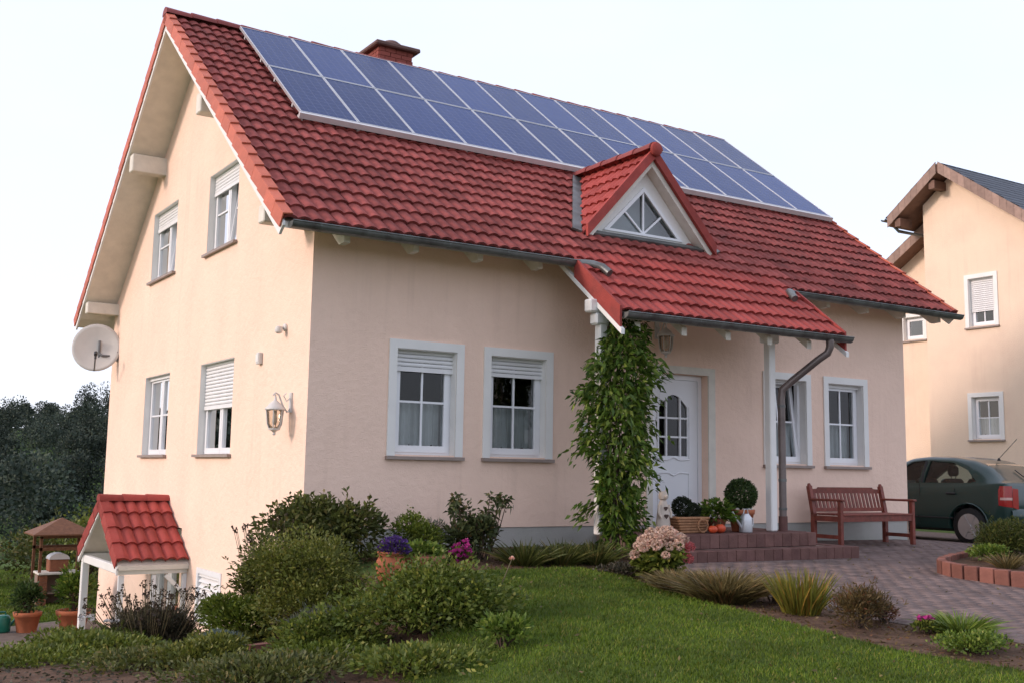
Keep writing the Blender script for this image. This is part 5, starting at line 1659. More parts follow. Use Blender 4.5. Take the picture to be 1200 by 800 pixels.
bush('shrub', 'big yellowish green rounded shrub in front of the gable', 'shrub', (-.86, -2.25), .66, .55, 1.10, 17000, .038, .018, 'lf_olive', 40, 5, 'shrubs in the front bed', .35, .1, .5, .12)
t, P, C_, rg1 = bush('rose_bush', 'wide spreading green rose bush beside the lawn', 'rose bush', (-.36, -3.55), .95, .58, .64, 9500, .045, .025, 'lf_rose', 46, 6, 'shrubs in the front bed', .3, .12, .5, .12)
rb = np.array([[.72, .02, .50]])
flowers(t, rb, .030, 'fl_rose', rg1, 26, 'blooms', 1.0)
m = MB()
for p in rb: m.tube([(p[0] * .8, p[1], .2), tuple(p)], [.006, .004], 5)
m.build('flower_stalk', 'stalk', t)
bush('lavender', 'grey green lavender cushion under the yellowish shrub', 'lavender', (-1.02, -2.92), .30, .26, .42, 3600, .060, .008, 'lf_grey', 10, 7, 'shrubs in the front bed', .8, .05, .6, .2)
def seedy(t, rg, n, r, h, L, lean=.25):
    """thin stalks with dark seed heads"""
    m = MB(); hp = []
    for k in range(n):
        a = rg.uniform(0, 6.283); q = math.sqrt(rg.random()) * r
        x, y = q * math.cos(a), q * math.sin(a); hh = h * rg.uniform(.8, 1.12) * (1 - .25 * (q / r) ** 2)
        tipx, tipy = x * (1 + lean), y * (1 + lean)
        m.tube([(x * .7, y * .7, hh * .35), (tipx, tipy, hh)], [.0035, .0025], 3, False)
        for j in range(9): hp.append((tipx + rg.normal(0, .006), tipy + rg.normal(0, .006), hh - abs(rg.normal(0, .022))))
    m.build('stalks', 'stalk', t)['kind'] = 'stuff'
    hp = np.array(hp); link('seed_heads', leaf_mesh('seed_heads', hp, rdir(rg, len(hp)), L, L * .8, rg), 'lf_seed', t)['kind'] = 'stuff'
t, P, C_, rg1 = bush('heather', 'dark brownish heather bush with seed heads before the side porch', 'heather', (-1.62, -.42), .56, .48, .60, 20000, .045, .012, 'lf_heather', 26, 8, 'shrubs in the front bed', .8, .0, .6, .12)
seedy(t, rg1, 150, .52, .66, .022)
t, P, C_, rg1 = bush('shrub', 'dark upright shrub with dry flower heads against the gable', 'shrub', (-.66, -.85), .40, .34, .92, 8000, .055, .018, 'lf_dark', 14, 9, 'shrubs in the front bed', .5, .1, .5, .2)
seedy(t, rg1, 30, .34, 1.0, .024)
bush('cushion_plant', 'low blue grey cushion plant at the bed edge', 'plant', (-1.66, -2.45), .30, .24, .27, 4200, .030, .008, 'lf_bluegrey', 10, 10, 'shrubs in the front bed', .5, .0, .25, .15)
t, P, C_, rg1 = bush('shrub', 'low green shrub with white flower heads beside the path', 'shrub', (-2.30, -.75), .60, .44, .36, 4200, .045, .020, 'lf_rose', 16, 11, 'shrubs in the front bed', .4, .1)
flowers(t, np.array([[.05 + .05 * math.cos(k * 2.4), .12 + .05 * math.sin(k * 2.4), .37 + .02 * math.sin(k)] for k in range(10)] + [[.26 + .05 * math.cos(k * 2.4), .10 + .04 * math.sin(k * 2.4), .335] for k in range(8)]), .028, 'fl_white', rg1, 8)
bush('shrub', 'olive green filler shrub between heather and cushion plant', 'shrub', (-1.12, -1.58), .50, .38, .56, 6200, .045, .018, 'lf_box', 14, 12, 'shrubs in the front bed', .4, .1)
bush('shrub', 'bright yellow green variegated shrub at the lawn corner', 'shrub', (-.34, -4.52), .22, .20, .30, 900, .050, .024, 'lf_bright', 9, 13, 'shrubs in the front bed', .6, .05, .5, .3)
bush('ground_cover', 'low dark leaves covering the bed below the cushion plant', 'plant', (-2.2, -3.0), .75, .6, .14, 2600, .045, .022, 'lf_dark', 20, 14, 'ground cover in the shrub bed', .3, .1)
bush('ground_cover', 'low green leaves covering the bed below the lavender', 'plant', (-1.35, -3.75), .60, .5, .18, 2600, .040, .020, 'lf_box', 20, 15, 'ground cover in the shrub bed', .3, .1)
bush('ground_cover', 'low mixed leaves beside the path below the white flowers', 'plant', (-3.0, -1.9), .8, .6, .16, 2400, .045, .018, 'lf_rose', 20, 16, 'ground cover in the shrub bed', .4, .1)
bush('shrub', 'mid green leafy shrub between the lavender and the roses', 'shrub', (-1.12, -3.42), .50, .36, .40, 5200, .045, .022, 'lf_rose', 24, 33, 'shrubs in the front bed', .4, .1, .5, .12)
bush('shrub', 'low olive shrub beside the cushion plant and edging stones', 'shrub', (-1.95, -3.05), .42, .34, .30, 3600, .04, .018, 'lf_olive', 20, 34, 'shrubs in the front bed', .4, .1, .5, .12)
bush('ground_cover', 'leafy green plants between the heather and the path', 'plant', (-2.35, -1.6), .6, .5, .24, 3200, .05, .022, 'lf_rose', 24, 17, 'ground cover in the shrub bed', .4, .1)
bush('ground_cover', 'dense green leaves at the lawn corner of the shrub bed', 'plant', (-.95, -4.55), .62, .5, .20, 3600, .045, .022, 'lf_rose', 24, 18, 'ground cover in the shrub bed', .4, .1)
bush('ground_cover', 'dark leafy plants on the outer edge of the shrub bed', 'plant', (-1.9, -4.2), .8, .6, .18, 3600, .045, .020, 'lf_dark', 24, 19, 'ground cover in the shrub bed', .4, .1)
bush('ground_cover', 'green leaves under the yellowish shrub and lavender', 'plant', (-1.30, -1.75), .45, .35, .22, 2200, .045, .020, 'lf_olive', 20, 28, 'ground cover in the shrub bed', .4, .1)
for k, (x, y, rz, lab) in enumerate(((-1.46, -2.86, .3, 'reddish edging stone beside the lavender'), (-1.72, -2.78, -.2, 'reddish edging stone below the cushion plant'), (-1.58, -.95, .5, 'brown red stone under the heather bush'))):
    t = thing('edging_stone', lab, 'stone', (x, y, G(x, y) - .02), rz, 'edging stones')
    bm = bmesh.new(); bmesh.ops.create_cube(bm, size=1.0)
    bmesh.ops.scale(bm, vec=(.22, .13, .13), verts=bm.verts); bmesh.ops.bevel(bm, geom=bm.edges[:], offset=.022, segments=2, affect='EDGES')
    rs = random.Random(k)
    for v in bm.verts: v.co += Vector((rs.uniform(-1, 1), rs.uniform(-1, 1), rs.uniform(-1, 1))) * .008; v.co.z += .06
    me = bpy.data.meshes.new('stone'); bm.to_mesh(me); bm.free(); link('stone', me, 'edge_brick', t)

# urn, bowl, magenta flowers
def potted(name, label, cat, pos, r, h, mat, z=None, prof=None, group=None):
    t = thing(name, label, cat, (pos[0], pos[1], G(*pos) if z is None else z), 0, group)
    m = MB(); m.lathe(prof or pot_prof(r, h), (0, 0, 0), 24); m.build('pot', mat, t)
    m = MB(); m.lathe([(r * .84, h * .87), (r * .84, h * .885), (.001, h * .89)], (0, 0, 0), 16); m.build('potting_soil', 'soil', t)
    return t
UR = [(.07, 0), (.085, .01), (.115, .08), (.135, .17), (.130, .23), (.105, .27), (.112, .285), (.125, .295), (.125, .31), (.105, .312), (.095, .28), (.001, .275)]
t = potted('flower_urn', 'terracotta urn of violet flowers among the shrubs', 'urn', (.05, -2.0), .13, .31, 'terracotta', prof=UR)
rng = np.random.default_rng(5); n = 1100
d = rdir(rng, n); d[:, 2] = np.abs(d[:, 2]); P = d * np.array([.14, .14, .14]) * rng.uniform(.5, 1.05, (n, 1)) + np.array([.03, 0, .30])
link('blooms', leaf_mesh('blooms', P, d + rdir(rng, n) * .6, .026, .022, rng), 'fl_violet', t)
n = 350; d = rdir(rng, n); d[:, 2] = np.abs(d[:, 2]) - .3; P = d * .15 * rng.uniform(.5, 1.1, (n, 1)) + np.array([.02, 0, .31])
link('foliage', leaf_mesh('foliage', P, d, .035, .018, rng), 'lf_rose', t)
t = potted('flower_pot', 'wide old terracotta bowl planted with pale leaves behind the roses', 'flower pot', (.42, -1.92), .20, .20, 'terracotta_old', prof=[(.12, 0), (.13, .01), (.19, .15), (.21, .18), (.21, .21), (.19, .21), (.17, .17), (.001, .17)])
rng = np.random.default_rng(6); n = 500; d = rdir(rng, n); d[:, 2] = np.abs(d[:, 2]); P = d * np.array([.2, .2, .12]) * rng.uniform(.4, 1.05, (n, 1)) + np.array([0, 0, .2])
link('foliage', leaf_mesh('foliage', P, d + rdir(rng, n) * .5, .05, .03, rng), 'lf_bright', t)
t = potted('flower_pot', 'small terracotta pot of magenta flowers at the lawn edge', 'flower pot', (.80, -1.95), .09, .15, 'terracotta_old')
rng = np.random.default_rng(8); n = 130; d = rdir(rng, n); d[:, 2] = np.abs(d[:, 2]); P = d * np.array([.13, .13, .20]) * rng.uniform(.4, 1.0, (n, 1)) + np.array([0, 0, .15])
flowers(t, P[:40], .042, 'fl_magenta', rng, 7, 'blooms', 1.0)
n = 260; d = rdir(rng, n); d[:, 2] = np.abs(d[:, 2]); P = d * np.array([.14, .14, .16]) * rng.uniform(.3, 1.0, (n, 1)) + np.array([0, 0, .12])
link('foliage', leaf_mesh('foliage', P, d, .05, .024, rng), 'lf_rose', t)

# ------------------------------------------------------------------ border between lawn and driveway
t, P, C_, rg1 = bush('hydrangea', 'rounded hydrangea covered in fading cream and pink blooms', 'hydrangea', (2.62, -2.72), .30, .28, .40, 1100, .085, .050, 'lf_rose', 12, 20, 'border plants by the driveway', .2, .2, .5, .25)
def bloom_mesh(mat, seed):
    r_ = np.random.default_rng(seed); n = 110
    d = rdir(r_, n); P = d * .040 * np.array([1, 1, .8])
    me = leaf_mesh('bloom', P - d * .006, d + rdir(r_, n) * .8, .026, .024, r_, .1); me.materials.append(MT[mat]); return me
BM = [bloom_mesh('fl_cream', 1), bloom_mesh('fl_cream', 2), bloom_mesh('fl_pink', 3)]
for k in range(46):
    a = k * 2.39996; q = math.sqrt((k + .5) / 46)
    x, y = .29 * q * math.cos(a), .27 * q * math.sin(a)
    z = .16 + .33 * math.sqrt(max(0, 1 - q * q * .93)) + rg1.uniform(-.03, .03)
    low_red = (q > .8 and math.cos(a - 5.6) > .8)
    o = link('bloom', BM[2] if low_red else BM[k % 2], None, t, (x, y, z), (rg1.uniform(-.5, .5), rg1.uniform(-.5, .5), rg1.uniform(0, 6)))
    s = rg1.uniform(.8, 1.2); o.scale = (s, s, s)
t, rg1 = tuft('grass_clump', 'low brownish ornamental grass clump next to the hydrangea', 'grass', (2.40, -3.80), .50, .38, 1900, .011, 'lf_drygrass', 50, .85, .5, 'border plants by the driveway')
t, rg1 = tuft('grass_clump', 'brownish ornamental grass tuft spilling on to the lawn edge', 'grass', (2.34, -3.30), .34, .30, 900, .010, 'lf_drygrass', 51, .8, .5, 'border plants by the driveway')
t, rg1 = tuft('iris_clump', 'upright yellow green leaf clump with orange tips', 'plant', (2.60, -4.50), .34, .42, 360, .012, 'lf_iris', 52, .34, .30, 'border plants by the driveway')
bush('shrub', 'rust brown wispy shrub between yellow clump and driveway', 'shrub', (2.56, -5.12), .33, .30, .40, 4200, .045, .010, 'lf_rust', 12, 21, 'border plants by the driveway', .7, .05, .7, .2, .006)
bush('shrub', 'small grey brown plant behind the yellow leaf clump', 'shrub', (2.78, -4.0), .18, .18, .24, 700, .04, .012, 'lf_grey', 8, 22, 'border plants by the driveway', .6, .05, .7)
bush('shrub', 'small reddish low plant beside the driveway corner', 'shrub', (2.95, -5.05), .16, .16, .18, 500, .035, .014, 'lf_redbrown', 8, 23, 'border plants by the driveway', .5, .05, .7)
t, P, C_, rg1 = bush('flowering_plant', 'little plant with magenta flowers at the border end', 'flower', (2.88, -5.50), .13, .12, .14, 300, .04, .02, 'lf_rose', 7, 24, 'border plants by the driveway', .5, .05)
flowers(t, C_ + np.array([0, 0, .06]), .035, 'fl_magenta', rg1, 9)
tuft('grass_clump', 'fresh green grassy tuft at the driveway edge', 'grass', (3.14, -5.62), .26, .26, 420, .012, 'lf_bright', 53, 1.0, .5, 'border plants by the driveway')
bush('shrub', 'low yellow green leafy cushion at the border end', 'plant', (2.66, -6.10), .45, .26, .18, 2200, .032, .02, 'lf_bright', 16, 25, 'border plants by the driveway', .5, .05, .6, .2)
t, P, C_, rg1 = bush('flowering_plant', 'small plant with red flowers beside the lower step', 'flower', (2.98, -2.25), .14, .12, .24, 160, .05, .02, 'lf_peony', 6, 26, 'border plants by the driveway', .5, .05)
flowers(t, C_ + np.array([0, 0, .08]), .035, 'fl_red', rg1, 10)
bush('ground_cover', 'sparse brown green plants along the lawn edge by the hydrangea', 'plant', (2.45, -2.30), .28, .35, .16, 800, .05, .02, 'lf_heather', 10, 27, 'border plants by the driveway', .4, .1)
rng = np.random.default_rng(61)

# ------------------------------------------------------------------ raised bed at the right
BED = [(7.35, -2.62), (6.75, -2.86), (6.40, -3.08), (6.26, -3.4), (6.28, -3.75), (6.38, -4.15), (6.65, -4.7), (7.2, -5.2), (9.6, -5.5), (11.2, -4.6), (11.4, -2.8), (10.2, -1.85), (8.7, -2.12)]
bz0 = G(7.5, -3.2)
t = thing('raised_bed', 'raised planting bed edged with upright red bricks beside the driveway', 'flower bed', (7.5, -3.2, bz0))
bb = sheet('bed_soil', [(x * .985 + 8.4 * .015, y * .985 - 3.2 * .015) for x, y in BED], 'soil', .11, .4, None)
bb.parent = t; bb.location = (-7.5, 3.2, -bz0)
# smooth closed outline for the bricks
def catmull(P, n):
    out = []
    for i in range(len(P)):
        p0, p1, p2, p3 = [np.array(P[(i + k) % len(P)]) for k in (-1, 0, 1, 2)]
        for j in range(n):
            u = j / n
            out.append(.5 * ((2 * p1) + (-p0 + p2) * u + (2 * p0 - 5 * p1 + 4 * p2 - p3) * u * u + (-p0 + 3 * p1 - 3 * p2 + p3) * u ** 3))
    return np.array(out)
CV = catmull(BED, 24); CV = np.vstack([CV, CV[:1]])
seg = np.linalg.norm(np.diff(CV, axis=0), axis=1); cum = np.concatenate([[0], np.cumsum(seg)])
nb_ = int(cum[-1] / .165)
m = MB(); m.bbox(-.076, .076, -.045, .045, 0, .24, .007); EBm = m.mesh('edging_brick'); EBm.materials.append(MT['edge_brick'])
for k in range(nb_):
    s = cum[-1] * (k + .5) / nb_; i = np.searchsorted(cum, s) - 1; f = (s - cum[i]) / seg[i]
    p = CV[i] + (CV[i + 1] - CV[i]) * f; dr2 = CV[i + 1] - CV[i]
    link('edging_brick', EBm, None, t, (p[0] - 7.5, p[1] + 3.2, G(*p) - .07 + jr.uniform(-.006, .006) - bz0), (jr.uniform(-.03, .03), jr.uniform(-.03, .03), math.atan2(dr2[1], dr2[0])))
bzz = lambda x, y: G(x, y) + .11
bush('conifer', 'spreading dark green dwarf conifer in the raised bed', 'conifer', (8.25, -2.66), .70, .36, .56, 9000, .055, .012, 'lf_conifer', 24, 70, 'shrubs in the raised bed', .3, .1, .5, .2, z=bzz(8.25, -2.66))
bush('conifer', 'rusty tinted dwarf conifer at the back of the raised bed', 'conifer', (8.95, -3.45), .42, .42, .58, 3600, .055, .012, 'lf_rust', 18, 71, 'shrubs in the raised bed', .5, .1, .5, .2, z=bzz(8.75, -2.95))
bush('shrub', 'pale green low plant just inside the brick edging', 'shrub', (7.40, -2.98), .30, .22, .22, 1200, .045, .022, 'lf_bright', 12, 72, 'shrubs in the raised bed', .5, .1, z=bzz(7.22, -2.62))
bush('shrub', 'small red brown plant between the conifers', 'shrub', (7.95, -3.35), .24, .20, .34, 1000, .045, .018, 'lf_redbrown', 9, 73, 'shrubs in the raised bed', .5, .1, z=bzz(7.75, -3.15))
bush('shrub', 'dark green mound in the raised bed near the driveway', 'shrub', (7.65, -3.95), .46, .40, .42, 3000, .045, .016, 'lf_box', 18, 74, 'shrubs in the raised bed', .4, .1, z=bzz(7.65, -3.95))
tuft('grass_clump', 'loose dry grass clump inside the brick edging', 'grass', (7.05, -3.45), .22, .24, 260, .009, 'lf_drygrass', 75, 1.0, .4, 'shrubs in the raised bed', z=bzz(6.98, -3.35))
# thin light shrub in front of the car
rng = np.random.default_rng(77)
t = thing('sapling', 'thin sapling with small pale leaves in the raised bed', 'sapling', (9.30, -2.75, bzz(9.3, -2.75)))
m = MB(); tips = []
m.tube([(0, 0, -.03), (.03, .02, .7), (-.02, .05, 1.25)], [.014, .011, .007], 6)
for k in range(15):
    a = rng.uniform(0, 6.28); z0 = rng.uniform(.65, 1.25); ln = rng.uniform(.2, .42)
    e = np.array([math.cos(a) * ln, math.sin(a) * ln + .03, z0 + ln * rng.uniform(.2, .9)])
    m.tube([(0, .03, z0), (e[0] * .5, e[1] * .5 + .01, z0 + (e[2] - z0) * .6), tuple(e)], [.006, .0045, .003], 4)
    for j in range(34):
        q = rng.random(); tips.append(np.array([0, .03, z0]) * (1 - q) + e * q + rng.normal(0, .03, 3))
m.build('branches', 'bark', t); tips = np.array(tips)
link('foliage', leaf_mesh('foliage', tips, rdir(rng, len(tips)), rng.uniform(.022, .042, len(tips)), .018, rng), 'lf_twig', t)

# ------------------------------------------------------------------ things on the porch
PZ = .160
t = potted('topiary_pot', 'clipped box ball in a terracotta pot beside the porch post', 'potted plant', (5.42, -.92), .165, .27, 'terracotta', PZ)
me, rng = ball('', '', '', 0, .195, 6400, .028, 'lf_topiary', 12, 0)
link('foliage', me, 'lf_topiary', t, (0, 0, .45))
m = MB(); m.tube([(0, 0, .22), (0, 0, .4)], .012, 6); m.build('stem', 'bark', t)
for k in range(9):
    a = k * .7; m = MB(); r_ = .022 + .01 * (k % 3) / 2; m.lathe([(r_ * .5, -r_ * .7), (r_, 0), (r_ * .8, r_ * .5), (r_ * .2, r_ * .8)], (.115 * math.cos(a), .115 * math.sin(a), .27), 8); m.build('pebble', 'stone_white', t)
t = thing('watering_can', 'small grey zinc watering can standing before the topiary pot', 'watering can', (5.32, -1.10, PZ))
m = MB(); m.lathe([(.080, 0), (.082, .01), (.080, .14), (.074, .18), (.045, .215), (.043, .225)], (0, 0, 0), 20); m.build('tank', 'alu', t)
m = MB(); m.tube([(-.07, 0, .05), (-.16, -.01, .15), (-.24, -.02, .25)], [.018, .014, .011], 8); m.lathe([(.012, 0), (.032, .03)], (0, 0, 0), 12); m.build('spout', 'alu', t)
m = MB(); m.tube([(.07, 0, .16), (.12, 0, .17), (.125, 0, .09), (.082, 0, .05)], .007, 6); m.tube([(-.04, 0, .21), (-.02, 0, .28), (.03, 0, .28), (.045, 0, .21)], .006, 6); m.build('handle', 'alu', t)

t = thing('figurine', 'pale wooden figurine with two dark hearts beside the door', 'figurine', (4.13, -.95, PZ))
m = MB()
body_p = [(.085, .03), (.10, .05), (.10, .10), (.085, .22), (.068, .32), (.05, .37), (.035, .39)]
m.lathe(body_p, (0, 0, 0), 14, 1.0, .62)
m.lathe([(.02, .375), (.055, .40), (.062, .44), (.05, .475), (.02, .49)], (0, 0, 0), 14, 1.0, .85)
for s in (-1, 1):
    m.lathe([(.028, 0), (.032, .02), (.026, .05)], (s * .055, -.02, 0), 10)
    m.tube([(s * .035, 0, .475), (s * .058, 0, .515), (s * .075, -.005, .505)], [.016, .014, .006], 7)
    m.tube([(s * .07, -.01, .33), (s * .095, -.03, .24), (s * .075, -.055, .18)], [.018, .017, .014], 7)
m.tube([(0, -.045, .43), (0, -.075, .42)], [.026, .018], 8)
m.build('figure', 'figurine', t)
for zc, sc in ((.29, 1.0), (.20, 1.1)):
    pts = []
    for k in range(20):
        a = 2 * math.pi * k / 20
        pts.append((sc * .0016 * 16 * math.sin(a) ** 3, -.058 - .012 * (1 if zc < .25 else 0), zc + sc * .0016 * (13 * math.cos(a) - 5 * math.cos(2 * a) - 2 * math.cos(3 * a) - math.cos(4 * a))))
    m = MB(); m.prism(pts, (0, .02, 0)); m.build('heart', 'dark_brown', t)
m = MB(); m.bbox(-.11, .11, -.07, .07, 0, .012, .003); m.build('base', 'figurine', t)

t = thing('planter_trough', 'woven planter holding two dark clipped balls by the door', 'planter', (4.50, -.95, PZ))
m = MB()
for k in range(6):
    z = k * .032; w_ = .19 + .012 * k
    m.bbox(-w_, w_, -.11 - .006 * k, .11 + .006 * k, z, z + .030, .010)
m.build('basket', 'wicker', t)
me, rng = ball('', '', '', 0, .125, 3000, .024, '', 14, 0); link('foliage', me, 'lf_topdark', t, (-.07, 0, .30))
me, rng = ball('', '', '', 0, .085, 1700, .022, '', 15, 0); link('foliage', me, 'lf_topdark', t, (.13, .02, .26))
t = thing('wreath', 'round twig wreath leaning on the woven planter', 'wreath', (4.60, -1.12, PZ))
m = MB()
for k in range(5):
    pts = [((.075 + .008 * math.sin(5 * a + k)) * math.cos(a), .008 * math.cos(7 * a + 2 * k) , .09 + (.075 + .008 * math.cos(4 * a + k)) * math.sin(a)) for a in np.linspace(0, 6.283, 25)]
    m.tube(pts, .006, 5, False)
m.build('twigs', 'wicker', t)
for k, (x, y, r, lab) in enumerate(((4.72, -1.16, .058, 'smaller red pumpkin leaning beside the wreath'), (4.86, -1.14, .068, 'larger red pumpkin at the foot of the leafy pot plant'))):
    t = thing('pumpkin', lab, 'pumpkin', (x, y, PZ), .4 * k, 'red pumpkins on the porch')
    vs, fs = [], []
    for i in range(9):
        ph = math.pi * i / 8
        for j in range(32):
            a = 2 * math.pi * j / 32; q = 1 + .07 * abs(math.cos(4 * a)) - .05
            rr = r * math.sin(ph) * q; vs.append((rr * math.cos(a), rr * math.sin(a), r * .82 - r * .82 * math.cos(ph) * (1 - .15 * math.exp(-(ph - math.pi) ** 2 * 6))))
    for i in range(8):
        for j in range(32): fs.append((i * 32 + j, i * 32 + (j + 1) % 32, (i + 1) * 32 + (j + 1) % 32, (i + 1) * 32 + j))
    m = MB(); m.add(vs, fs, True); m.build('flesh', 'pumpkin', t)
    m = MB(); m.tube([(0, 0, r * 1.38), (.008, 0, r * 1.75), (.02, 0, r * 1.95)], [.010, .008, .006], 6); m.build('stalk', 'stalk', t)
t = potted('pot_plant', 'leafy green plant in a small pot between pumpkins and topiary', 'potted plant', (4.98, -.95), .12, .16, 'terracotta_old', PZ)
rng = np.random.default_rng(31); n = 700; d = rdir(rng, n); d[:, 2] = np.abs(d[:, 2]) - .15
P = d * np.array([.27, .22, .24]) * rng.uniform(.35, 1.05, (n, 1)) + np.array([0, 0, .18]); P[:, 2] = np.maximum(P[:, 2], .03)
link('foliage', leaf_mesh('foliage', P, d + rdir(rng, n) * .5, .075, .035, rng, .15, .2), 'lf_vine', t)
t = thing('letterbox', 'dark grey metal letterbox stand half hidden behind the vine', 'letterbox', (3.62, -.85, PZ))
m = MB(); m.bbox(-.10, .10, -.06, .06, .0, .46, .01); m.build('case', 'grey_metal', t)
m = MB(); m.box(-.07, .07, -.066, -.0601, .36, .38); m.build('slot', 'dark_metal', t)

# ------------------------------------------------------------------ lower garden
def shrub_pot(label, pos, r, h, bush_h, bush_r, seed, mat='lf_topiary', n=1600, z=None, up=.7, L=.09):
    t = potted('shrub_pot', label, 'potted plant', pos, r, h, 'terracotta', z)
    rng = np.random.default_rng(seed)
    P, d, C_ = lobe_points(rng, n, bush_r, bush_r, bush_h, 14, solid=.5)
    P[:, 2] += h * .9
    link('foliage', leaf_mesh('foliage', P, d + rdir(rng, n) * .6 + np.array([0, 0, up]), L * rng.uniform(.6, 1.2, n), L * .35, rng, .15, .15), mat, t)
    m = MB()
    for c in C_: m.tube([(0, 0, h * .8), (c[0] * .5, c[1] * .5, h + c[2] * .5), (c[0], c[1], h * .9 + c[2])], [.012, .009, .004], 5)
    m.build('stems', 'bark', t)
    return t
shrub_pot('upright green shrub in a terracotta pot beside the green can', (-1.27, 8.15), .21, .32, .68, .24, 1, n=1300)
shrub_pot('bushy green shrub in a terracotta pot next to the side porch', (-.62, 7.95), .26, .34, .80, .36, 2, 'lf_vine', 1700, L=.10)
t = thing('watering_can', 'green plastic watering can on the lower garden path', 'watering can', (-1.62, 8.25, G(-1.62, 8.25) + .01), .5)
m = MB(); m.lathe([(.11, 0), (.125, .02), (.12, .20), (.10, .25), (.07, .265)], (0, 0, 0), 18, 1.15, .85); m.build('tank', 'green_plastic', t)
m = MB(); m.tube([(.10, 0, .05), (.22, 0, .16), (.32, 0, .28)], [.026, .02, .016], 8); m.build('spout', 'green_plastic', t)
m = MB(); m.tube([(-.12, 0, .07), (-.19, 0, .18), (-.10, 0, .32), (.04, 0, .31), (.07, 0, .25)], .014, 8); m.build('handle', 'green_plastic', t)

bx, by = -.18, 11.8; bz = G(bx, by)
t = thing('barbecue', 'brick garden barbecue on the lower lawn under a small roof', 'barbecue', (bx, by, bz + .008)); t.scale = (.72, .72, .72)
m = MB(); m.box(-.50, -.30, -.34, .34, 0, .80); m.box(.30, .50, -.34, .34, 0, .80); m.box(-.30, .30, .20, .34, 0, .80); m.build('core', 'mortar', t)
z = .01; row = 0
while z < .78:
    for s in (-1, 1):
        for k in range(2 if row % 2 else 1):
            x0 = s * .40 - .10 + (k * .10 if row % 2 else 0); w_ = .095 if row % 2 else .198
            m = MB(); m.box(x0, x0 + w_, -.36, -.335, z, z + .068); m.build('brick', 'brick_bbq', t)
    z += .076; row += 1
m = MB(); m.bbox(-.54, .54, -.40, .38, .801, .86, .01); m.build('worktop', 'stone_white', t)
m = MB(); m.box(-.28, .28, -.30, .20, .30, .34); m.build('shelf', 'mortar', t)
m = MB(); m.bbox(-.24, .24, -.18, .30, .861, 1.18, .02); m.build('grill_box', 'brick_bbq', t)
m = MB(); m.prism([(-.26, -.2, 1.181)] + [(-.26 * math.cos(math.pi * k / 10), -.2, 1.181 + .16 * math.sin(math.pi * k / 10)) for k in range(1, 10)] + [(.26, -.2, 1.181)], (0, .5, 0)); m.build('hood', 'alu', t)
t = thing('garden_shelter', 'small wooden pavilion roof on posts above the barbecue', 'shelter', (bx + .05, by + .15, bz + .008)); t.scale = (.66, .66, .66)
for sx in (-1, 1):
    for sy in (-1, 1):
        m = MB(); m.bbox(sx * .62 - .04, sx * .62 + .04, sy * .55 - .04, sy * .55 + .04, 0, 1.95, .006); m.build('post', 'wood_brown', t)
for z in (1.55, 1.90):
    m = MB(); m.box(-.66, .66, -.59, -.51, z, z + .09); m.build('cross_beam', 'wood_brown', t)
    m = MB(); m.box(-.66, .66, .51, .59, z, z + .09); m.build('cross_beam', 'wood_brown', t)
m = MB(); hp = [(-.88, -.80, 1.98), (.88, -.80, 1.98), (.88, .80, 1.98), (-.88, .80, 1.98), (0, 0, 2.42), (-.88, -.80, 2.02), (.88, -.80, 2.02), (.88, .80, 2.02), (-.88, .80, 2.02), (0, 0, 2.47)]
m.add(hp, [(1, 0, 4), (2, 1, 4), (3, 2, 4), (0, 3, 4), (5, 6, 9), (6, 7, 9), (7, 8, 9), (8, 5, 9), (0, 1, 6, 5), (1, 2, 7, 6), (2, 3, 8, 7), (3, 0, 5, 8)]); m.build('roof', 'wood_brown', t)

def tree(name, label, pos, rx, h, trunk_h, n, L, mat, seed, group=None, k=16, tr_=.05):
    rng = np.random.default_rng(seed)
    t = thing(name, label, 'tree', (pos[0], pos[1], G(*pos)), 0, group)
    P, d, C_ = lobe_points(rng, n, rx, rx, h - trunk_h, k, solid=.6, low=.2)
    P[:, 2] += trunk_h
    link('crown', leaf_mesh('crown', P, d + rdir(rng, n), L * rng.uniform(.6, 1.2, n), L * .6, rng, .15, .1), mat, t)
    m = MB(); m.tube([(0, 0, -.1), (.02, 0, trunk_h), (0, .02, trunk_h + (h - trunk_h) * .6)], [tr_, tr_ * .75, tr_ * .3], 8)
    for c in C_: m.tube([(0, 0, trunk_h * .9), (c[0] * .5, c[1] * .5, trunk_h + c[2] * .6), (c[0], c[1], trunk_h + c[2])], [tr_ * .4, tr_ * .25, tr_ * .08], 5)
    m.build('trunk', 'bark', t)
    return t
tree('fruit_tree', 'small tree turning yellow at the edge of the lower lawn', (-1.95, 12.9), .75, 1.75, .5, 900, .085, 'lf_yellow', 3)
tree('garden_tree', 'young green tree behind the barbecue on the lower lawn', (.75, 13.4), .8, 2.0, .4, 1500, .10, 'lf_rose', 4)
bush('shrub', 'dark hedge shrub at the far edge of the lower lawn', 'shrub', (-2.6, 17.5), 2.2, 1.2, 1.5, 3600, .14, .07, 'lf_dark', 24, 81, 'hedge shrubs behind the lower lawn')
bush('shrub', 'dark hedge shrub behind the barbecue shelter', 'shrub', (1.2, 17.8), 2.4, 1.2, 1.7, 3600, .14, .07, 'lf_dark', 24, 82, 'hedge shrubs behind the lower lawn')

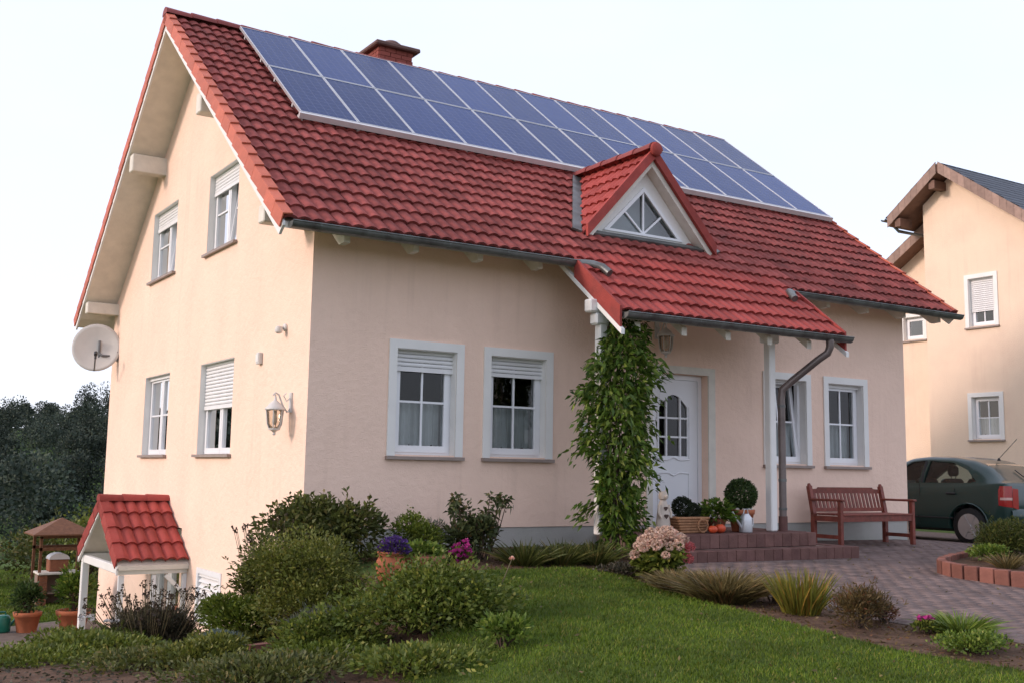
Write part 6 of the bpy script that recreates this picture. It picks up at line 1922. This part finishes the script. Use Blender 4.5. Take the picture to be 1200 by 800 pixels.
# ------------------------------------------------------------------ wooded hillside
rng = np.random.default_rng(404)
Vs, Ds, Ls = [], [], []
cnt = 0
for ring_ in range(10):
    dist = 62 + ring_ * 17
    span = np.concatenate([np.arange(-22, 3, math.degrees(6.5 / dist)), np.arange(3, 16, math.degrees(3.8 / dist)), np.arange(16, 34, math.degrees(6.5 / dist))])
    for azd in span:
        a = R_(azd + rng.normal(0, .5)); dd = dist + rng.normal(0, 5)
        x, y = -4.5 + dd * math.sin(a), -11 + dd * math.cos(a)
        if y < 30: continue
        hh = rng.uniform(5.0, 8.5) if ring_ < 8 else rng.choice([5.0, 6.0, 7.5, 9.5]) * rng.uniform(.85, 1.15); r = min(hh, 7.5) * rng.uniform(.30, .48)
        nn = 2300 if azd < 16 and azd > 3 else 150
        P, d, C_ = lobe_points(rng, nn, r, r, hh, 12, z0=.3, solid=.35, low=.3)
        P = P + np.array([x, y, G(x, y)])
        Vs.append(P); Ds.append(d + rdir(rng, nn) * .8); Ls.append(np.full(nn, .20 if nn > 300 else 1.0) * (1 + dist / 400)); cnt += 1
P = np.concatenate(Vs); D = np.concatenate(Ds); L_ = np.concatenate(Ls)
fo = link('woodland', leaf_mesh('woodland', P, D, L_, L_ * .75, rng, .15), 'lf_forest_hazy')
tag(fo, 'dark wooded hillside rising beyond the lower garden', 'woodland', kind='stuff')

# ------------------------------------------------------------------ lawn blades
rng = np.random.default_rng(9)
n = 150000
x = rng.uniform(-3.2, 2.5, n); y = -1.7 - 7.0 * rng.random(n) ** .85
k = inside(LAWN, x, y)
x, y = x[k], y[k]; n = len(x)
P = np.stack([x, y, gz(x, y) + .016], -1)
D = np.stack([rng.normal(0, .45, n), rng.normal(0, .45, n), np.ones(n)], -1)
Lb_ = rng.uniform(.018, .042, n)[:, None]; Wb = .0045
S = unit(np.cross(D, rdir(rng, n)))
V = np.stack([P - S * Wb, P + S * Wb, P + unit(D) * Lb_], 1).reshape(-1, 3)
gr = link('lawn_grass', mesh_np('lawn_grass', V, np.arange(3 * n).reshape(n, 3)), 'lf_lawn')
tag(gr, 'short green grass of the front lawn', 'grass', kind='stuff')
n = 40000
x = rng.uniform(-3.5, 2.5, n); y = rng.uniform(8.8, 24, n); k = inside(FARLAWN, x, y); x, y = x[k], y[k]; n = len(x)
P = np.stack([x, y, gz(x, y) + .006], -1); D = np.stack([rng.normal(0, .45, n), rng.normal(0, .45, n), np.ones(n)], -1)
S = unit(np.cross(D, rdir(rng, n))); V = np.stack([P - S * .012, P + S * .012, P + unit(D) * .06], 1).reshape(-1, 3)
gr = link('lawn_grass', mesh_np('lawn_grass', V, np.arange(3 * n).reshape(n, 3)), 'lf_lawn')
tag(gr, 'short green grass of the lower back lawn', 'grass', kind='stuff')

# ------------------------------------------------------------------ fallen leaves and chips
rng = np.random.default_rng(15)
def litter(poly, n, L, lift, mat, name, label, x0, x1, y0, y1):
    x = rng.uniform(x0, x1, n); y = rng.uniform(y0, y1, n); k = inside(poly, x, y); x, y = x[k], y[k]; n = len(x)
    P = np.stack([x, y, gz(x, y) + lift], -1); D = rdir(rng, n); D[:, 2] = np.abs(D[:, 2]) * .25
    o = link(name, leaf_mesh(name, P, D, L * rng.uniform(.5, 1.3, n), L * .5, rng, .1), mat)
    tag(o, label, 'leaf litter', kind='stuff')
litter(BORDER, 9000, .035, .006, 'lf_rust', 'leaf_litter', 'brown leaf litter on the soil of the front border', .0, 4.0, -8.0, 0.0)
litter(BORDER_L, 9000, .035, .014, 'lf_heather', 'leaf_litter', 'brown leaf litter on the soil of the shrub bed', -4.2, .8, -5.5, 2.4)
litter(DRIVE, 260, .035, .018, 'lf_drygrass', 'leaf_litter', 'scattered dry leaves on the paved driveway', 2.9, 10, -6.5, -.5)
litter(LAWN, 220, .035, .045, 'lf_drygrass', 'leaf_litter', 'scattered dry leaves lying on the front lawn', -2.5, 2.4, -6.5, -1.8)
